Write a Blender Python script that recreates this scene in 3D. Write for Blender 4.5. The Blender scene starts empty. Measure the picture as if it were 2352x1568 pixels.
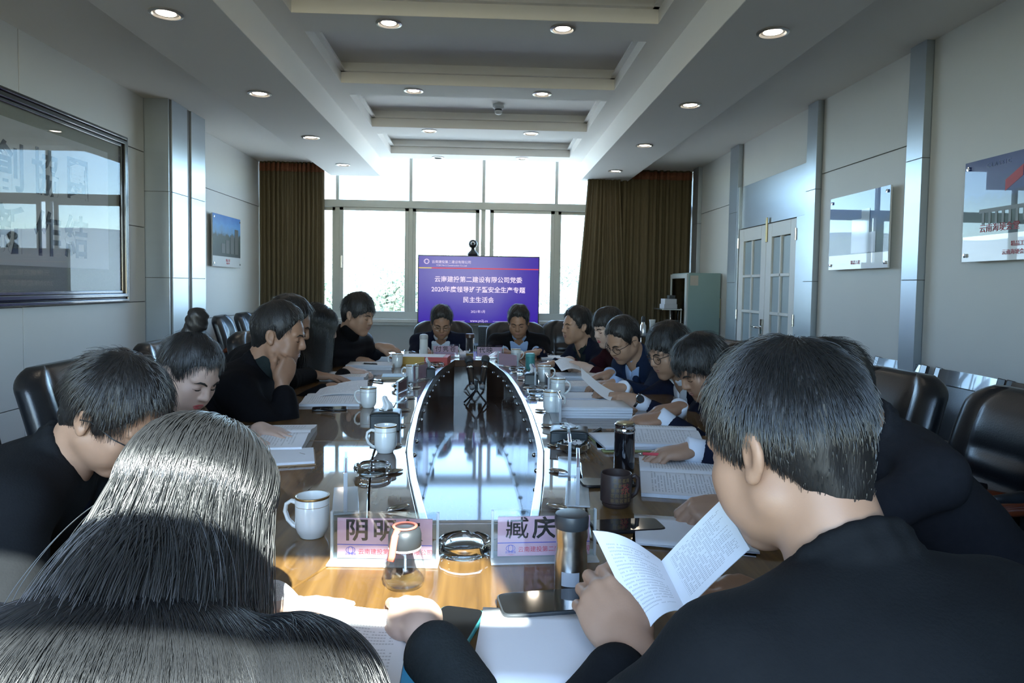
import bpy, bmesh, math, random
import numpy as np
from mathutils import Vector, Matrix, Euler

rnd = random.Random(7)
nrs = np.random.RandomState(5)
S = bpy.context.scene
COL = S.collection
R = math.radians

# ------------------------------------------------------------------ camera
CAM_Z, FPX = 1.30, 1568.0
PSI, PIT, ROL, SHIFT = R(2.34), R(2.7), R(0.89), -53.0
_f0 = Vector((math.sin(PSI), math.cos(PSI), 0)); _r0 = Vector((math.cos(PSI), -math.sin(PSI), 0)); _Z = Vector((0, 0, 1))
_fw = _f0 * math.cos(PIT) - _Z * math.sin(PIT); _up = _f0 * math.sin(PIT) + _Z * math.cos(PIT)
_ex = _r0 * math.cos(ROL) + _up * math.sin(ROL); _ey = -_r0 * math.sin(ROL) + _up * math.cos(ROL)
cd = bpy.data.cameras.new('camera'); cd.sensor_width = 36.0; cd.lens = 36.0 * FPX / 2352.0
cd.shift_y = SHIFT / 2352.0; cd.clip_start = 0.02; cd.clip_end = 3000
cam = bpy.data.objects.new('camera', cd); COL.objects.link(cam)
M4 = Matrix.Identity(4)
for i in range(3):
    M4[i][0] = _ex[i]; M4[i][1] = _ey[i]; M4[i][2] = -_fw[i]
M4[2][3] = CAM_Z
cam.matrix_world = M4
S.camera = cam

# ------------------------------------------------------------------ sky, sun, exposure
SUN_EL = R(43.4)
SUN_T = Vector((-0.2149 * math.cos(SUN_EL), 0.9766 * math.cos(SUN_EL), -math.sin(SUN_EL)))   # travel direction
w = bpy.data.worlds.new('sky'); S.world = w; w.use_nodes = True
nt = w.node_tree; nt.nodes.clear()
out = nt.nodes.new('ShaderNodeOutputWorld'); bg = nt.nodes.new('ShaderNodeBackground'); sk = nt.nodes.new('ShaderNodeTexSky')
sk.sky_type = 'NISHITA'; sk.sun_disc = False; sk.sun_elevation = SUN_EL
sk.sun_rotation = math.atan2(-SUN_T.x, -SUN_T.y); sk.altitude = 1900; sk.air_density = 1.0; sk.dust_density = 1.5; sk.ozone_density = 1.0
bg.inputs['Strength'].default_value = 0.62
nt.links.new(sk.outputs[0], bg.inputs[0]); nt.links.new(bg.outputs[0], out.inputs[0])
sl = bpy.data.lights.new('sun', 'SUN'); sl.energy = 9.0; sl.angle = R(0.53); sl.color = (1.0, 0.965, 0.91)
so = bpy.data.objects.new('sun', sl); COL.objects.link(so)
so.rotation_euler = (-SUN_T).to_track_quat('Z', 'Y').to_euler(); so.location = (2, -6, 8)
vs = S.view_settings
S.display_settings.display_device = 'sRGB'
vs.view_transform = 'Standard'; vs.look = 'None'; vs.exposure = 1.85; vs.gamma = 1.0; vs.use_curve_mapping = False
try:
    S.cycles.use_denoising = True
    S.cycles.max_bounces = 10; S.cycles.diffuse_bounces = 5; S.cycles.glossy_bounces = 4
    S.cycles.transmission_bounces = 8; S.cycles.transparent_max_bounces = 16
    S.cycles.sample_clamp_indirect = 8.0; S.cycles.caustics_refractive = False; S.cycles.caustics_reflective = False
except Exception:
    pass
def portal(name, loc, rot, sx, sz):
    l = bpy.data.lights.new(name, 'AREA'); l.shape = 'RECTANGLE'; l.size = sx; l.size_y = sz
    l.cycles.is_portal = True
    o = bpy.data.objects.new(name, l); COL.objects.link(o); o.location = loc; o.rotation_euler = rot
portal('portal_far', (-0.1, 9.0, 1.95), (R(90), 0, R(180)), 5.4, 2.2)      # light portals guide sky light through the two windows
portal('portal_back', (-0.6, -0.9, 1.85), (R(90), 0, 0), 2.4, 2.0)

# ------------------------------------------------------------------ pixel helpers (photo frame 2352 x 1568)
CAMP = Vector((0, 0, CAM_Z))
def ray(px, py):
    return _fw + _ex * ((px - 1176) / FPX) - _ey * ((py - 784 - SHIFT) / FPX)
def at(px, py, axis, val):
    d = ray(px, py); return CAMP + d * ((val - CAMP[axis]) / d[axis])
T = 0.78                                                  # table top height
def tb(px, py, z=T): return at(px, py, 2, z)              # the point of the table top under a pixel
def dep(px, py, Y): return at(px, py, 1, Y)

# ------------------------------------------------------------------ materials
MATS = {}
def _n(t, kind, **kw):
    n = t.nodes.new(kind)
    for k, v in kw.items(): setattr(n, k, v)
    return n
def pm(name, col, rough=0.5, metal=0.0, var=0.08, scale=12.0, bump=0.0, bscale=None, coat=0.0, spec=0.5, stretch=None, emit=None, estr=0.0, sheen=0.0, crough=0.05, ior=1.5):
    if name in MATS: return MATS[name]
    m = bpy.data.materials.new(name); m.use_nodes = True; t = m.node_tree
    b = t.nodes['Principled BSDF']
    b.inputs['Roughness'].default_value = rough; b.inputs['Metallic'].default_value = metal
    b.inputs['Coat Weight'].default_value = coat; b.inputs['Coat Roughness'].default_value = crough
    b.inputs['Specular IOR Level'].default_value = spec; b.inputs['Sheen Weight'].default_value = sheen
    b.inputs['IOR'].default_value = ior
    tc = _n(t, 'ShaderNodeTexCoord'); mp = _n(t, 'ShaderNodeMapping')
    t.links.new(tc.outputs['Object'], mp.inputs[0])
    if stretch: mp.inputs['Scale'].default_value = stretch
    no = _n(t, 'ShaderNodeTexNoise'); no.inputs['Scale'].default_value = scale; no.inputs['Detail'].default_value = 4
    t.links.new(mp.outputs[0], no.inputs['Vector'])
    mx = _n(t, 'ShaderNodeMix', data_type='RGBA')
    c = list(col) + [1]
    mx.inputs[6].default_value = [x * (1 - var) for x in c[:3]] + [1]; mx.inputs[7].default_value = [min(1, x * (1 + var)) for x in c[:3]] + [1]
    t.links.new(no.outputs[0], mx.inputs[0]); t.links.new(mx.outputs[2], b.inputs['Base Color'])
    if bump:
        bn = _n(t, 'ShaderNodeTexNoise'); bn.inputs['Scale'].default_value = bscale or scale * 6; bn.inputs['Detail'].default_value = 3
        t.links.new(mp.outputs[0], bn.inputs['Vector'])
        bp = _n(t, 'ShaderNodeBump'); bp.inputs['Strength'].default_value = bump; bp.inputs['Distance'].default_value = 0.01
        t.links.new(bn.outputs[0], bp.inputs['Height']); t.links.new(bp.outputs[0], b.inputs['Normal'])
    if emit:
        b.inputs['Emission Color'].default_value = list(emit) + [1]; b.inputs['Emission Strength'].default_value = estr
    MATS[name] = m
    return m
def ramp_mat(name, stops, tex='noise', scale=5.0, stretch=(1, 1, 1), rough=0.5, coat=0.0, detail=6, dist=0.0, crough=0.05, spec=0.5, bump=0.0):
    if name in MATS: return MATS[name]
    m = bpy.data.materials.new(name); m.use_nodes = True; t = m.node_tree; b = t.nodes['Principled BSDF']
    b.inputs['Roughness'].default_value = rough; b.inputs['Coat Weight'].default_value = coat; b.inputs['Coat Roughness'].default_value = crough
    b.inputs['Specular IOR Level'].default_value = spec
    tc = _n(t, 'ShaderNodeTexCoord'); mp = _n(t, 'ShaderNodeMapping'); t.links.new(tc.outputs['Object'], mp.inputs[0])
    mp.inputs['Scale'].default_value = stretch
    no = _n(t, 'ShaderNodeTexNoise'); no.inputs['Scale'].default_value = scale; no.inputs['Detail'].default_value = detail; no.inputs['Distortion'].default_value = dist
    t.links.new(mp.outputs[0], no.inputs['Vector'])
    r = _n(t, 'ShaderNodeValToRGB'); e = r.color_ramp.elements
    while len(e) < len(stops): e.new(0.5)
    for i, (p, c) in enumerate(stops): e[i].position = p; e[i].color = list(c) + [1]
    t.links.new(no.outputs[0], r.inputs[0]); t.links.new(r.outputs[0], b.inputs['Base Color'])
    if bump:
        bp = _n(t, 'ShaderNodeBump'); bp.inputs['Strength'].default_value = bump; bp.inputs['Distance'].default_value = 0.004
        t.links.new(no.outputs[0], bp.inputs['Height']); t.links.new(bp.outputs[0], b.inputs['Normal'])
    MATS[name] = m
    return m
def glass_pane(name, tint=(1, 1, 1), rough=0.0, refl=1.0):
    if name in MATS: return MATS[name]
    m = bpy.data.materials.new(name); m.use_nodes = True; m.use_transparent_shadow = True; t = m.node_tree; t.nodes.clear()
    o = _n(t, 'ShaderNodeOutputMaterial'); mix = _n(t, 'ShaderNodeMixShader'); tr = _n(t, 'ShaderNodeBsdfTransparent'); gl = _n(t, 'ShaderNodeBsdfGlossy')
    tr.inputs[0].default_value = list(tint) + [1]; gl.inputs['Roughness'].default_value = rough; gl.inputs[0].default_value = (refl, refl, refl, 1)
    lw = _n(t, 'ShaderNodeLayerWeight'); lw.inputs[0].default_value = 0.5
    pw = _n(t, 'ShaderNodeMath', operation='POWER'); t.links.new(lw.outputs['Facing'], pw.inputs[0]); pw.inputs[1].default_value = 5.0
    fr = _n(t, 'ShaderNodeMath', operation='MULTIPLY_ADD'); t.links.new(pw.outputs[0], fr.inputs[0]); fr.inputs[1].default_value = 0.95; fr.inputs[2].default_value = 0.04
    t.links.new(fr.outputs[0], mix.inputs[0]); t.links.new(tr.outputs[0], mix.inputs[1]); t.links.new(gl.outputs[0], mix.inputs[2]); t.links.new(mix.outputs[0], o.inputs[0])
    MATS[name] = m
    return m
def solid_glass(name, col=(1, 1, 1), rough=0.0, ior=1.48):
    if name in MATS: return MATS[name]
    m = bpy.data.materials.new(name); m.use_nodes = True; b = m.node_tree.nodes['Principled BSDF']
    b.inputs['Base Color'].default_value = list(col) + [1]; b.inputs['Transmission Weight'].default_value = 1.0
    b.inputs['Roughness'].default_value = rough; b.inputs['IOR'].default_value = ior
    MATS[name] = m
    return m
def paper_mat(name, nlines=24, cols=30, ink=(0.12, 0.12, 0.14), dens=0.55, base=(0.80, 0.81, 0.84), margin=0.1):
    """white paper with rows of small print laid out in UV space"""
    if name in MATS: return MATS[name]
    m = bpy.data.materials.new(name); m.use_nodes = True; t = m.node_tree; b = t.nodes['Principled BSDF']; b.inputs['Roughness'].default_value = 0.75
    b.inputs['Specular IOR Level'].default_value = 0.25
    uv = _n(t, 'ShaderNodeUVMap'); sp = _n(t, 'ShaderNodeSeparateXYZ'); t.links.new(uv.outputs[0], sp.inputs[0])
    def mth(op, a, bb=None, c=None):
        n = _n(t, 'ShaderNodeMath', operation=op)
        for i, x in enumerate((a, bb, c)):
            if x is None: continue
            if isinstance(x, (int, float)): n.inputs[i].default_value = x
            else: t.links.new(x, n.inputs[i])
        return n.outputs[0]
    u, v = sp.outputs[0], sp.outputs[1]
    row = mth('FRACT', mth('MULTIPLY', v, nlines)); rowin = mth('LESS_THAN', row, 0.42)
    ch = mth('FRACT', mth('MULTIPLY', u, cols)); chin = mth('LESS_THAN', ch, 0.74)
    cx = mth('FLOOR', mth('MULTIPLY', u, cols)); cy = mth('FLOOR', mth('MULTIPLY', v, nlines))
    cb = _n(t, 'ShaderNodeCombineXYZ'); t.links.new(cx, cb.inputs[0]); t.links.new(cy, cb.inputs[1])
    wn = _n(t, 'ShaderNodeTexWhiteNoise', noise_dimensions='3D'); t.links.new(cb.outputs[0], wn.inputs[0])
    rowrand = _n(t, 'ShaderNodeTexWhiteNoise', noise_dimensions='1D'); t.links.new(cy, rowrand.inputs['W'])
    fill = mth('LESS_THAN', u, mth('ADD', mth('MULTIPLY', rowrand.outputs[0], 0.5), 0.62))
    on = mth('MULTIPLY', mth('GREATER_THAN', wn.outputs[0], 0.12), fill)
    fine = _n(t, 'ShaderNodeTexNoise'); fine.inputs['Scale'].default_value = cols * 3.2; t.links.new(uv.outputs[0], fine.inputs['Vector'])
    on = mth('MULTIPLY', on, mth('MULTIPLY_ADD', fine.outputs[0], 1.1, 0.1))
    ins = mth('MULTIPLY', mth('MULTIPLY', mth('GREATER_THAN', u, margin), mth('LESS_THAN', u, 1 - margin)), mth('MULTIPLY', mth('GREATER_THAN', v, margin), mth('LESS_THAN', v, 1 - margin)))
    msk = mth('MULTIPLY', mth('MULTIPLY', mth('MULTIPLY', rowin, chin), mth('MULTIPLY', on, ins)), dens)
    mx = _n(t, 'ShaderNodeMix', data_type='RGBA'); mx.inputs[6].default_value = list(base) + [1]; mx.inputs[7].default_value = list(ink) + [1]
    t.links.new(msk, mx.inputs[0]); t.links.new(mx.outputs[2], b.inputs['Base Color'])
    MATS[name] = m
    return m

M = {}
M['wall'] = pm('wall_paint', (0.60, 0.61, 0.60), 0.55, var=0.025, scale=3, bump=0.03, bscale=160)
M['ceil'] = pm('ceiling_paint', (0.86, 0.84, 0.81), 0.75, var=0.02, scale=2)
M['alu'] = pm('grey_aluminium_cladding', (0.40, 0.45, 0.50), 0.30, metal=0.55, var=0.04, scale=2, stretch=(1, 1, 8))
M['strip'] = pm('dark_cladding_joint', (0.10, 0.10, 0.10), 0.5, var=0.1)
M['floor'] = ramp_mat('floor_planks', [(0.3, (0.10, 0.065, 0.045)), (0.7, (0.17, 0.115, 0.08))], scale=4, stretch=(1, 12, 1), rough=0.35, coat=0.3)
M['winframe'] = pm('window_aluminium', (0.42, 0.44, 0.43), 0.45, metal=0.2, var=0.05)
M['pane'] = glass_pane('window_glass', (0.93, 0.98, 0.97))
M['sill'] = pm('sill_stone', (0.62, 0.62, 0.60), 0.35, var=0.06, scale=25)
M['chrome'] = pm('chrome', (0.78, 0.79, 0.80), 0.12, metal=1.0, var=0.03)
M['steel'] = pm('brushed_steel', (0.55, 0.54, 0.51), 0.26, metal=1.0, var=0.06, scale=30, stretch=(1, 1, 0.05), bump=0.02)
M['black'] = pm('black_plastic', (0.012, 0.012, 0.014), 0.35, var=0.1)
M['dark'] = pm('charcoal_plastic', (0.03, 0.035, 0.04), 0.42, var=0.1)
M['white'] = pm('white_enamel', (0.70, 0.72, 0.72), 0.35, var=0.02)
M['curtain'] = pm('olive_curtain_cloth', (0.115, 0.092, 0.056), 0.9, var=0.18, scale=90, stretch=(1, 1, 0.15), spec=0.2)
M['braid'] = pm('rust_curtain_braid', (0.20, 0.075, 0.04), 0.9, var=0.3, scale=60)

# ------------------------------------------------------------------ geometry helpers
class MB:
    """collects shapes; build() links them as ONE mesh object"""
    def __init__(s): s.v = []; s.f = []; s.uv = {}
    def add(s, vs, fs, mat=None):
        o = len(s.v)
        s.v += [(Vector(p) if mat is None else mat @ Vector(p)) for p in vs]
        s.f += [tuple(i + o for i in f) for f in fs]
        return s
    def box(s, lo, hi, mat=None):
        x0, y0, z0 = lo; x1, y1, z1 = hi
        return s.add([(x0, y0, z0), (x1, y0, z0), (x1, y1, z0), (x0, y1, z0), (x0, y0, z1), (x1, y0, z1), (x1, y1, z1), (x0, y1, z1)],
                     [(0, 3, 2, 1), (4, 5, 6, 7), (0, 1, 5, 4), (1, 2, 6, 5), (2, 3, 7, 6), (3, 0, 4, 7)], mat)
    def cb(s, c, d, mat=None):
        return s.box([c[i] - d[i] / 2 for i in range(3)], [c[i] + d[i] / 2 for i in range(3)], mat)
    def lathe(s, prof, seg=24, mat=None, closed=False):
        """prof: [(r, z)] revolved about z; open ends with r > 0 are capped"""
        vs = []; fs = []
        n = len(prof)
        for r, z in prof:
            for k in range(seg):
                a = 2 * math.pi * k / seg; vs.append((r * math.cos(a), r * math.sin(a), z))
        last = n if closed else n - 1
        for i in range(last):
            j = (i + 1) % n
            for k in range(seg):
                k2 = (k + 1) % seg; fs.append((i * seg + k, i * seg + k2, j * seg + k2, j * seg + k))
        if not closed:
            if prof[0][0] > 1e-6: fs.append(tuple(reversed(range(seg))))
            if prof[-1][0] > 1e-6: fs.append(tuple((n - 1) * seg + k for k in range(seg)))
        return s.add(vs, fs, mat)
    def tube(s, pts, r, seg=8, mat=None, flat=1.0, up=None):
        pts = [Vector(p) for p in pts]; rr = r if isinstance(r, (list, tuple)) else [r] * len(pts)
        vs = []; fs = []; nrm = None
        for i, p in enumerate(pts):
            d = (pts[min(i + 1, len(pts) - 1)] - pts[max(i - 1, 0)]).normalized()
            if nrm is None:
                a = Vector(up) if up else (Vector((0, 0, 1)) if abs(d.z) < 0.9 else Vector((1, 0, 0)))
                nrm = (a - d * a.dot(d)).normalized()
            else: nrm = (nrm - d * nrm.dot(d)).normalized()
            bi = d.cross(nrm)
            for k in range(seg):
                a = 2 * math.pi * k / seg; vs.append(p + nrm * (rr[i] * math.cos(a)) + bi * (rr[i] * flat * math.sin(a)))
        for i in range(len(pts) - 1):
            for k in range(seg):
                k2 = (k + 1) % seg; fs.append((i * seg + k, i * seg + k2, (i + 1) * seg + k2, (i + 1) * seg + k))
        fs.append(tuple(reversed(range(seg)))); fs.append(tuple((len(pts) - 1) * seg + k for k in range(seg)))
        return s.add(vs, fs, mat)
    def prism(s, poly, z0, z1, mat=None):
        n = len(poly)
        vs = [(x, y, z0) for x, y in poly] + [(x, y, z1) for x, y in poly]
        fs = [tuple(reversed(range(n))), tuple(range(n, 2 * n))] + [(i, (i + 1) % n, n + (i + 1) % n, n + i) for i in range(n)]
        return s.add(vs, fs, mat)
    def grid(s, nu, nv, fn, thick=None, uvs=True, mat=None, wrap=False):
        """fn(u, v) -> point; thick -> a closed slab offset by thick along -normal (or a vector)"""
        o = len(s.v)
        P = [[Vector(fn(i / nu, j / nv)) for i in range(nu + 1)] for j in range(nv + 1)]
        vs = [p for row in P for p in row]
        W = nu + 1; fs = []
        for j in range(nv):
            for i in range(nu): fs.append((j * W + i, j * W + i + 1, (j + 1) * W + i + 1, (j + 1) * W + i))
        uv = {}
        for j in range(nv + 1):
            for i in range(nu + 1): uv[j * W + i] = (i / nu, j / nv)
        if thick is not None:
            n0 = len(vs)
            for j in range(nv + 1):
                for i in range(nu + 1):
                    if isinstance(thick, (int, float)):
                        a = P[j][min(i + 1, nu)] - P[j][max(i - 1, 0)]; b = P[min(j + 1, nv)][i] - P[max(j - 1, 0)][i]
                        nn = a.cross(b); nn = nn.normalized() if nn.length > 1e-12 else Vector((0, 0, 1))
                        vs.append(P[j][i] - nn * thick)
                    else: vs.append(P[j][i] + Vector(thick))
            for j in range(nv):
                for i in range(nu): fs.append((n0 + j * W + i, n0 + (j + 1) * W + i, n0 + (j + 1) * W + i + 1, n0 + j * W + i + 1))
            for i in range(nu):
                fs.append((i, n0 + i, n0 + i + 1, i + 1)); q = nv * W; fs.append((q + i, q + i + 1, n0 + q + i + 1, n0 + q + i))
            for j in range(nv):
                fs.append((j * W, (j + 1) * W, n0 + (j + 1) * W, n0 + j * W)); fs.append((j * W + nu, n0 + j * W + nu, n0 + (j + 1) * W + nu, (j + 1) * W + nu))
            for k in list(uv): uv[n0 + k] = (-1, -1)
        s.add(vs, fs, mat)
        for k, q in uv.items(): s.uv[o + k] = q
        return s
    def mesh(s, name, smooth=False):
        me = bpy.data.meshes.new(name); me.from_pydata([tuple(p) for p in s.v], [], s.f)
        if s.uv:
            ul = me.uv_layers.new(name='UVMap')
            d = [0.0] * (2 * len(me.loops)); idx = [0] * len(me.loops); me.loops.foreach_get('vertex_index', idx)
            for li, vi in enumerate(idx):
                q = s.uv.get(vi, (-1, -1)); d[2 * li] = q[0]; d[2 * li + 1] = q[1]
            ul.data.foreach_set('uv', d)
        if smooth: me.polygons.foreach_set('use_smooth', [True] * len(me.polygons))
        me.update()
        return me
    def build(s, name, mat, parent=None, smooth=False, bevel=0.0, seg=2, loc=None, angle=None):
        o = bpy.data.objects.new(name, s.mesh(name, smooth)); COL.objects.link(o)
        if mat is not None: o.data.materials.append(mat)
        if parent is not None: o.parent = parent
        if loc is not None: o.location = loc
        if bevel:
            b = o.modifiers.new('bevel', 'BEVEL'); b.width = bevel; b.segments = seg; b.limit_method = 'ANGLE'; b.angle_limit = R(35)
        if smooth and angle:
            try: o.data.set_sharp_from_angle(angle=R(angle))
            except Exception: pass
        return o
def place(me, name, mat, parent=None, loc=None, rot=None):
    o = bpy.data.objects.new(name, me); COL.objects.link(o)
    if mat is not None and not me.materials: me.materials.append(mat)
    if parent is not None: o.parent = parent
    if loc is not None: o.location = loc
    if rot is not None: o.rotation_euler = rot
    return o
def empty(name, loc=(0, 0, 0), rz=0.0, rot=None):
    o = bpy.data.objects.new(name, None); COL.objects.link(o); o.location = loc; o.rotation_euler = rot if rot else (0, 0, rz); o.empty_display_size = 0.1
    return o
def tag(o, label=None, cat=None, group=None, kind=None):
    for k, v in (('label', label), ('category', cat), ('group', group), ('kind', kind)):
        if v: o[k] = v
    return o
def struct(o, label=None, cat=None):
    o['kind'] = 'structure'
    if label: o['label'] = label
    if cat: o['category'] = cat
    return o
def copy_tree(o, parent=None):
    c = o.copy(); COL.objects.link(c); c.parent = parent
    for ch in [x for x in o.children]: copy_tree(ch, c)
    return c
def text_mesh(name, body, size, mat, parent, loc, rot, align='CENTER', offset=0.0, ext=0.0005, sx=1.0, space=1.0):
    c = bpy.data.curves.new(name, 'FONT'); c.body = body; c.size = size; c.align_x = align; c.align_y = 'CENTER'; c.resolution_u = 2
    c.extrude = ext; c.offset = offset; c.space_character = space
    to = bpy.data.objects.new(name, c); COL.objects.link(to)
    dg = bpy.context.evaluated_depsgraph_get()
    me = bpy.data.meshes.new_from_object(to.evaluated_get(dg)); me.name = name
    bpy.data.objects.remove(to); bpy.data.curves.remove(c)
    me.materials.clear(); me.materials.append(mat)
    o = bpy.data.objects.new(name, me); COL.objects.link(o); o.parent = parent; o.location = loc; o.rotation_euler = rot; o.scale = (sx, 1, 1)
    return o
def rotm(ax, deg): return Matrix.Rotation(R(deg), 4, ax)
def tr(x, y, z): return Matrix.Translation((x, y, z))
# ================================================================== THE ROOM
XL, XR, YB, YF = -2.80, 2.63, -0.74, 8.60
ZO, ZS, ZM = 2.78, 2.64, 2.87                 # outer ceiling, soffit underside, coffer grid underside
SLO, SLI, SRI, SRO = -1.93, -1.315, 1.19, 1.785
CX0, CX1 = -1.145, 1.01
fl = MB().box((XL - .3, YB - .3, -.1), (XR + .3, 9.1, 0)).build('floor', M['floor']); struct(fl, 'dark wooden floor of the meeting room', 'floor')

# ceiling: outer bands, two soffits with downlights, coffered centre
ce = MB().box((XL - .2, YB - .06, 3.16), (XR + .2, 9.1, 3.26)).build('ceiling', M['ceil']); struct(ce, 'grey white coffered ceiling with recessed lights', 'ceiling')
MB().box((XL - .2, YB - .06, ZO), (SLO + .05, 9.1, 3.17)).build('outer_band', M['ceil'], ce)
MB().box((SRO - .05, YB - .06, ZO), (XR + .2, 9.1, 3.17)).build('outer_band', M['ceil'], ce)
MB().box((SLO, YB - .06, ZS), (SLI, 8.645, 3.17)).build('soffit', M['ceil'], ce, bevel=.004)
MB().box((SRI, YB - .06, ZS), (SRO, 8.645, 3.17)).build('soffit', M['ceil'], ce, bevel=.004)
MB().box((SLI - .01, YB - .06, ZM), (CX0, 8.645, 3.17)).build('coffer_side', M['ceil'], ce)
MB().box((CX1, YB - .06, ZM), (SRI + .01, 8.645, 3.17)).build('coffer_side', M['ceil'], ce)
STR = [(YB - .06, -.2), (1.22, 1.54), (2.66, 2.97), (4.10, 4.40), (5.48, 5.81), (6.95, 7.28), (8.33, 8.645)]
for y0, y1 in STR: MB().box((CX0 - .005, y0, ZM), (CX1 + .005, y1, 3.17)).build('coffer_beam', M['ceil'], ce, bevel=.003)
for (a, b), (c, d) in zip(STR[:-1], STR[1:]):                  # inside each coffer: a rim ledge and a sunk lid
    m = MB()
    zl0, zl1 = ZM + .085, ZM + .10
    m.box((CX0 - .01, b - .01, zl0), (CX0 + .035, c + .01, zl1)).box((CX1 - .035, b - .01, zl0), (CX1 + .01, c + .01, zl1))
    m.box((CX0, b - .01, zl0), (CX1, b + .035, zl1)).box((CX0, c - .035, zl0), (CX1, c + .01, zl1))
    m.build('coffer_rim', M['ceil'], ce)
    MB().box((CX0 - .01, b - .01, 3.03), (CX1 + .01, c + .01, 3.165)).build('coffer_lid', M['ceil'], ce)
MB().box((XL - .2, 9.0, 2.95), (XR + .2, 9.1, 3.2)).build('window_head', M['ceil'], ce)

def wall_panels(w, x, sgn, y0, y1, zs, name='panel'):
    """flat cladding panels between horizontal joints, each its own piece, 4 mm proud"""
    for a, b in zip(zs[:-1], zs[1:]):
        lo = (min(x, x + sgn * .014), y0 + .003, a + .003); hi = (max(x, x + sgn * .014), y1 - .003, b - .003)
        MB().box(lo, hi).build(name, M['wall'], w, bevel=.002)
# left wall
wl = MB().box((XL - .2, YB - .06, 0), (XL, 9.1, 3.2)).build('wall_left', M['strip']); struct(wl, 'pale grey panelled wall behind the left row', 'wall')
ZJ = [0.0, 0.52, 1.128, 1.732, 2.343, 2.79]
for a, b in ((YB - .1, 1.2), (1.2, 2.75), (2.75, 4.24), (4.24, 5.735)): wall_panels(wl, XL, 1, a, b, ZJ)
ZJ2 = [0.0, 0.93, 2.23, 2.79]
wall_panels(wl, XL, 1, 6.43, 8.585, ZJ2)
MB().box((XL, 8.585, 0), (XL + .02, 9.05, 3.0)).build('panel', M['wall'], wl)
# column on the left wall, clad in grey metal with dark joints
cl = empty('wall_column', (XL, 5.738, 0)); tag(cl, 'grey metal clad column standing out from the left wall', 'column')
XC = 0.222
MB().box((0, .012, 0), (XC - .012, .70, 2.785)).build('core', M['strip'], cl)
ZC = [0.0, 0.62, 1.325, 2.03, 2.785]
for a, b in zip(ZC[:-1], ZC[1:]):
    MB().box((0, 0, a + .002), (XC - .014, .014, b - .002)).build('panel', M['alu'], cl, bevel=.001)
    MB().box((XC - .014, .035, a + .002), (XC, .325, b - .002)).build('panel', M['alu'], cl, bevel=.001)
    MB().box((XC - .014, .405, a + .002), (XC, .69, b - .002)).build('panel', M['alu'], cl, bevel=.001)
MB().box((0, .688, 0), (XC, .70, 2.785)).build('panel', M['alu'], cl)
# right wall
wr = MB().box((XR, YB - .06, 0), (XR + .2, 9.1, 3.2)).build('wall_right', M['strip']); struct(wr, 'pale grey panelled wall behind the right row', 'wall')
ZR = [0.0, 2.21, 2.79]
for a, b in ((YB - .1, 1.3), (1.3, 2.65), (2.65, 3.97), (4.125, 5.27), (7.165, 8.24)): wall_panels(wr, XR, -1, a, b, ZR if b > 4.2 else [0.0, 2.79])
wall_panels(wr, XR, -1, 5.44, 6.93, [2.34, 2.79])
for k, (y0, y1) in enumerate(((3.97, 4.125), (5.275, 5.44), (6.93, 7.165), (8.24, 8.45))):
    p = empty('wall_pilaster', (XR, y0, 0))
    tag(p, ['grey metal pilaster between the flag poster and the glass poster', 'grey metal pilaster just right of the white double door', 'grey metal pilaster just left of the white double door', 'grey metal pilaster beside the right curtain'][k], 'pilaster')
    for a, b in ((0, .66), (.66, 1.374), (1.374, 2.095), (2.095, 2.785)):
        MB().box((-.06, 0, a + .002), (0.0, y1 - y0, b - .002)).build('panel', M['alu'], p, bevel=.001)
    MB().box((-.055, .004, 0), (0, y1 - y0 - .004, 2.785)).build('core', M['strip'], p)
# double door
dr = empty('door_1', (XR, 0, 0)); struct(dr, 'white double door with frosted panes and lever handle', 'door')
M['frost'] = pm('frosted_pane', (0.34, 0.42, 0.46), 0.25, var=0.05, scale=3)
M['doorw'] = pm('white_door_paint', (0.66, 0.66, 0.64), 0.4, var=0.02)
MB().box((-.03, 5.44, 1.915), (0, 6.93, 2.34)).build('head_panel', M['alu'], dr, bevel=.002)
MB().box((-.06, 6.885, 0), (0, 6.93, 2.34)).build('jamb', M['alu'], dr, bevel=.002)
MB().box((-.05, 5.44, 0), (0, 5.60, 1.915)).build('jamb', M['alu'], dr, bevel=.002)
def door_leaf(y0, y1):
    wdt = y1 - y0; zt = 1.905
    lf = MB()
    xs = (-.045, -.005)
    ya, yb = y0 + .115, y1 - .12; ym = (ya + yb) / 2
    zb = [.60, 1.085, 1.46, 1.78]; zb = [.30, .765, 1.09, 1.435, 1.78]
    lf.box((xs[0], y0 + .003, 0.01), (xs[1], ya, zt)).box((xs[0], yb, 0.01), (xs[1], y1 - .003, zt))
    lf.box((xs[0], ya, .01), (xs[1], yb, zb[0])).box((xs[0], ya, zb[-1]), (xs[1], yb, zt))
    lf.box((xs[0], ym - .012, zb[0]), (xs[1], ym + .012, zb[-1]))
    for z in zb[1:-1]: lf.box((xs[0], ya, z - .014), (xs[1], yb, z + .014))
    l = lf.build('door_leaf', M['doorw'], dr, bevel=.004)
    for a, b in zip(zb[:-1], zb[1:]):
        for c, d in ((ya, ym), (ym, yb)):
            MB().box((-.028, c + .008, a + .008), (-.018, d - .008, b - .008)).build('pane', M['frost'], l)
    return l
la = door_leaf(6.215, 6.885); lb = door_leaf(5.60, 6.215)
M['brass'] = pm('aged_brass', (0.45, 0.36, 0.20), 0.35, metal=0.9)
for z in (.3, 1.0, 1.72):
    MB().tube([(-.055, 6.885, z), (-.055, 6.885, z + .1)], .009).build('hinge', M['steel'], la); MB().tube([(-.055, 5.60, z), (-.055, 5.60, z + .1)], .009).build('hinge', M['steel'], lb)
MB().box((-.056, 6.185, 1.74), (-.045, 6.215, 1.965)).build('top_bolt', M['brass'], la, bevel=.003)
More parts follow.
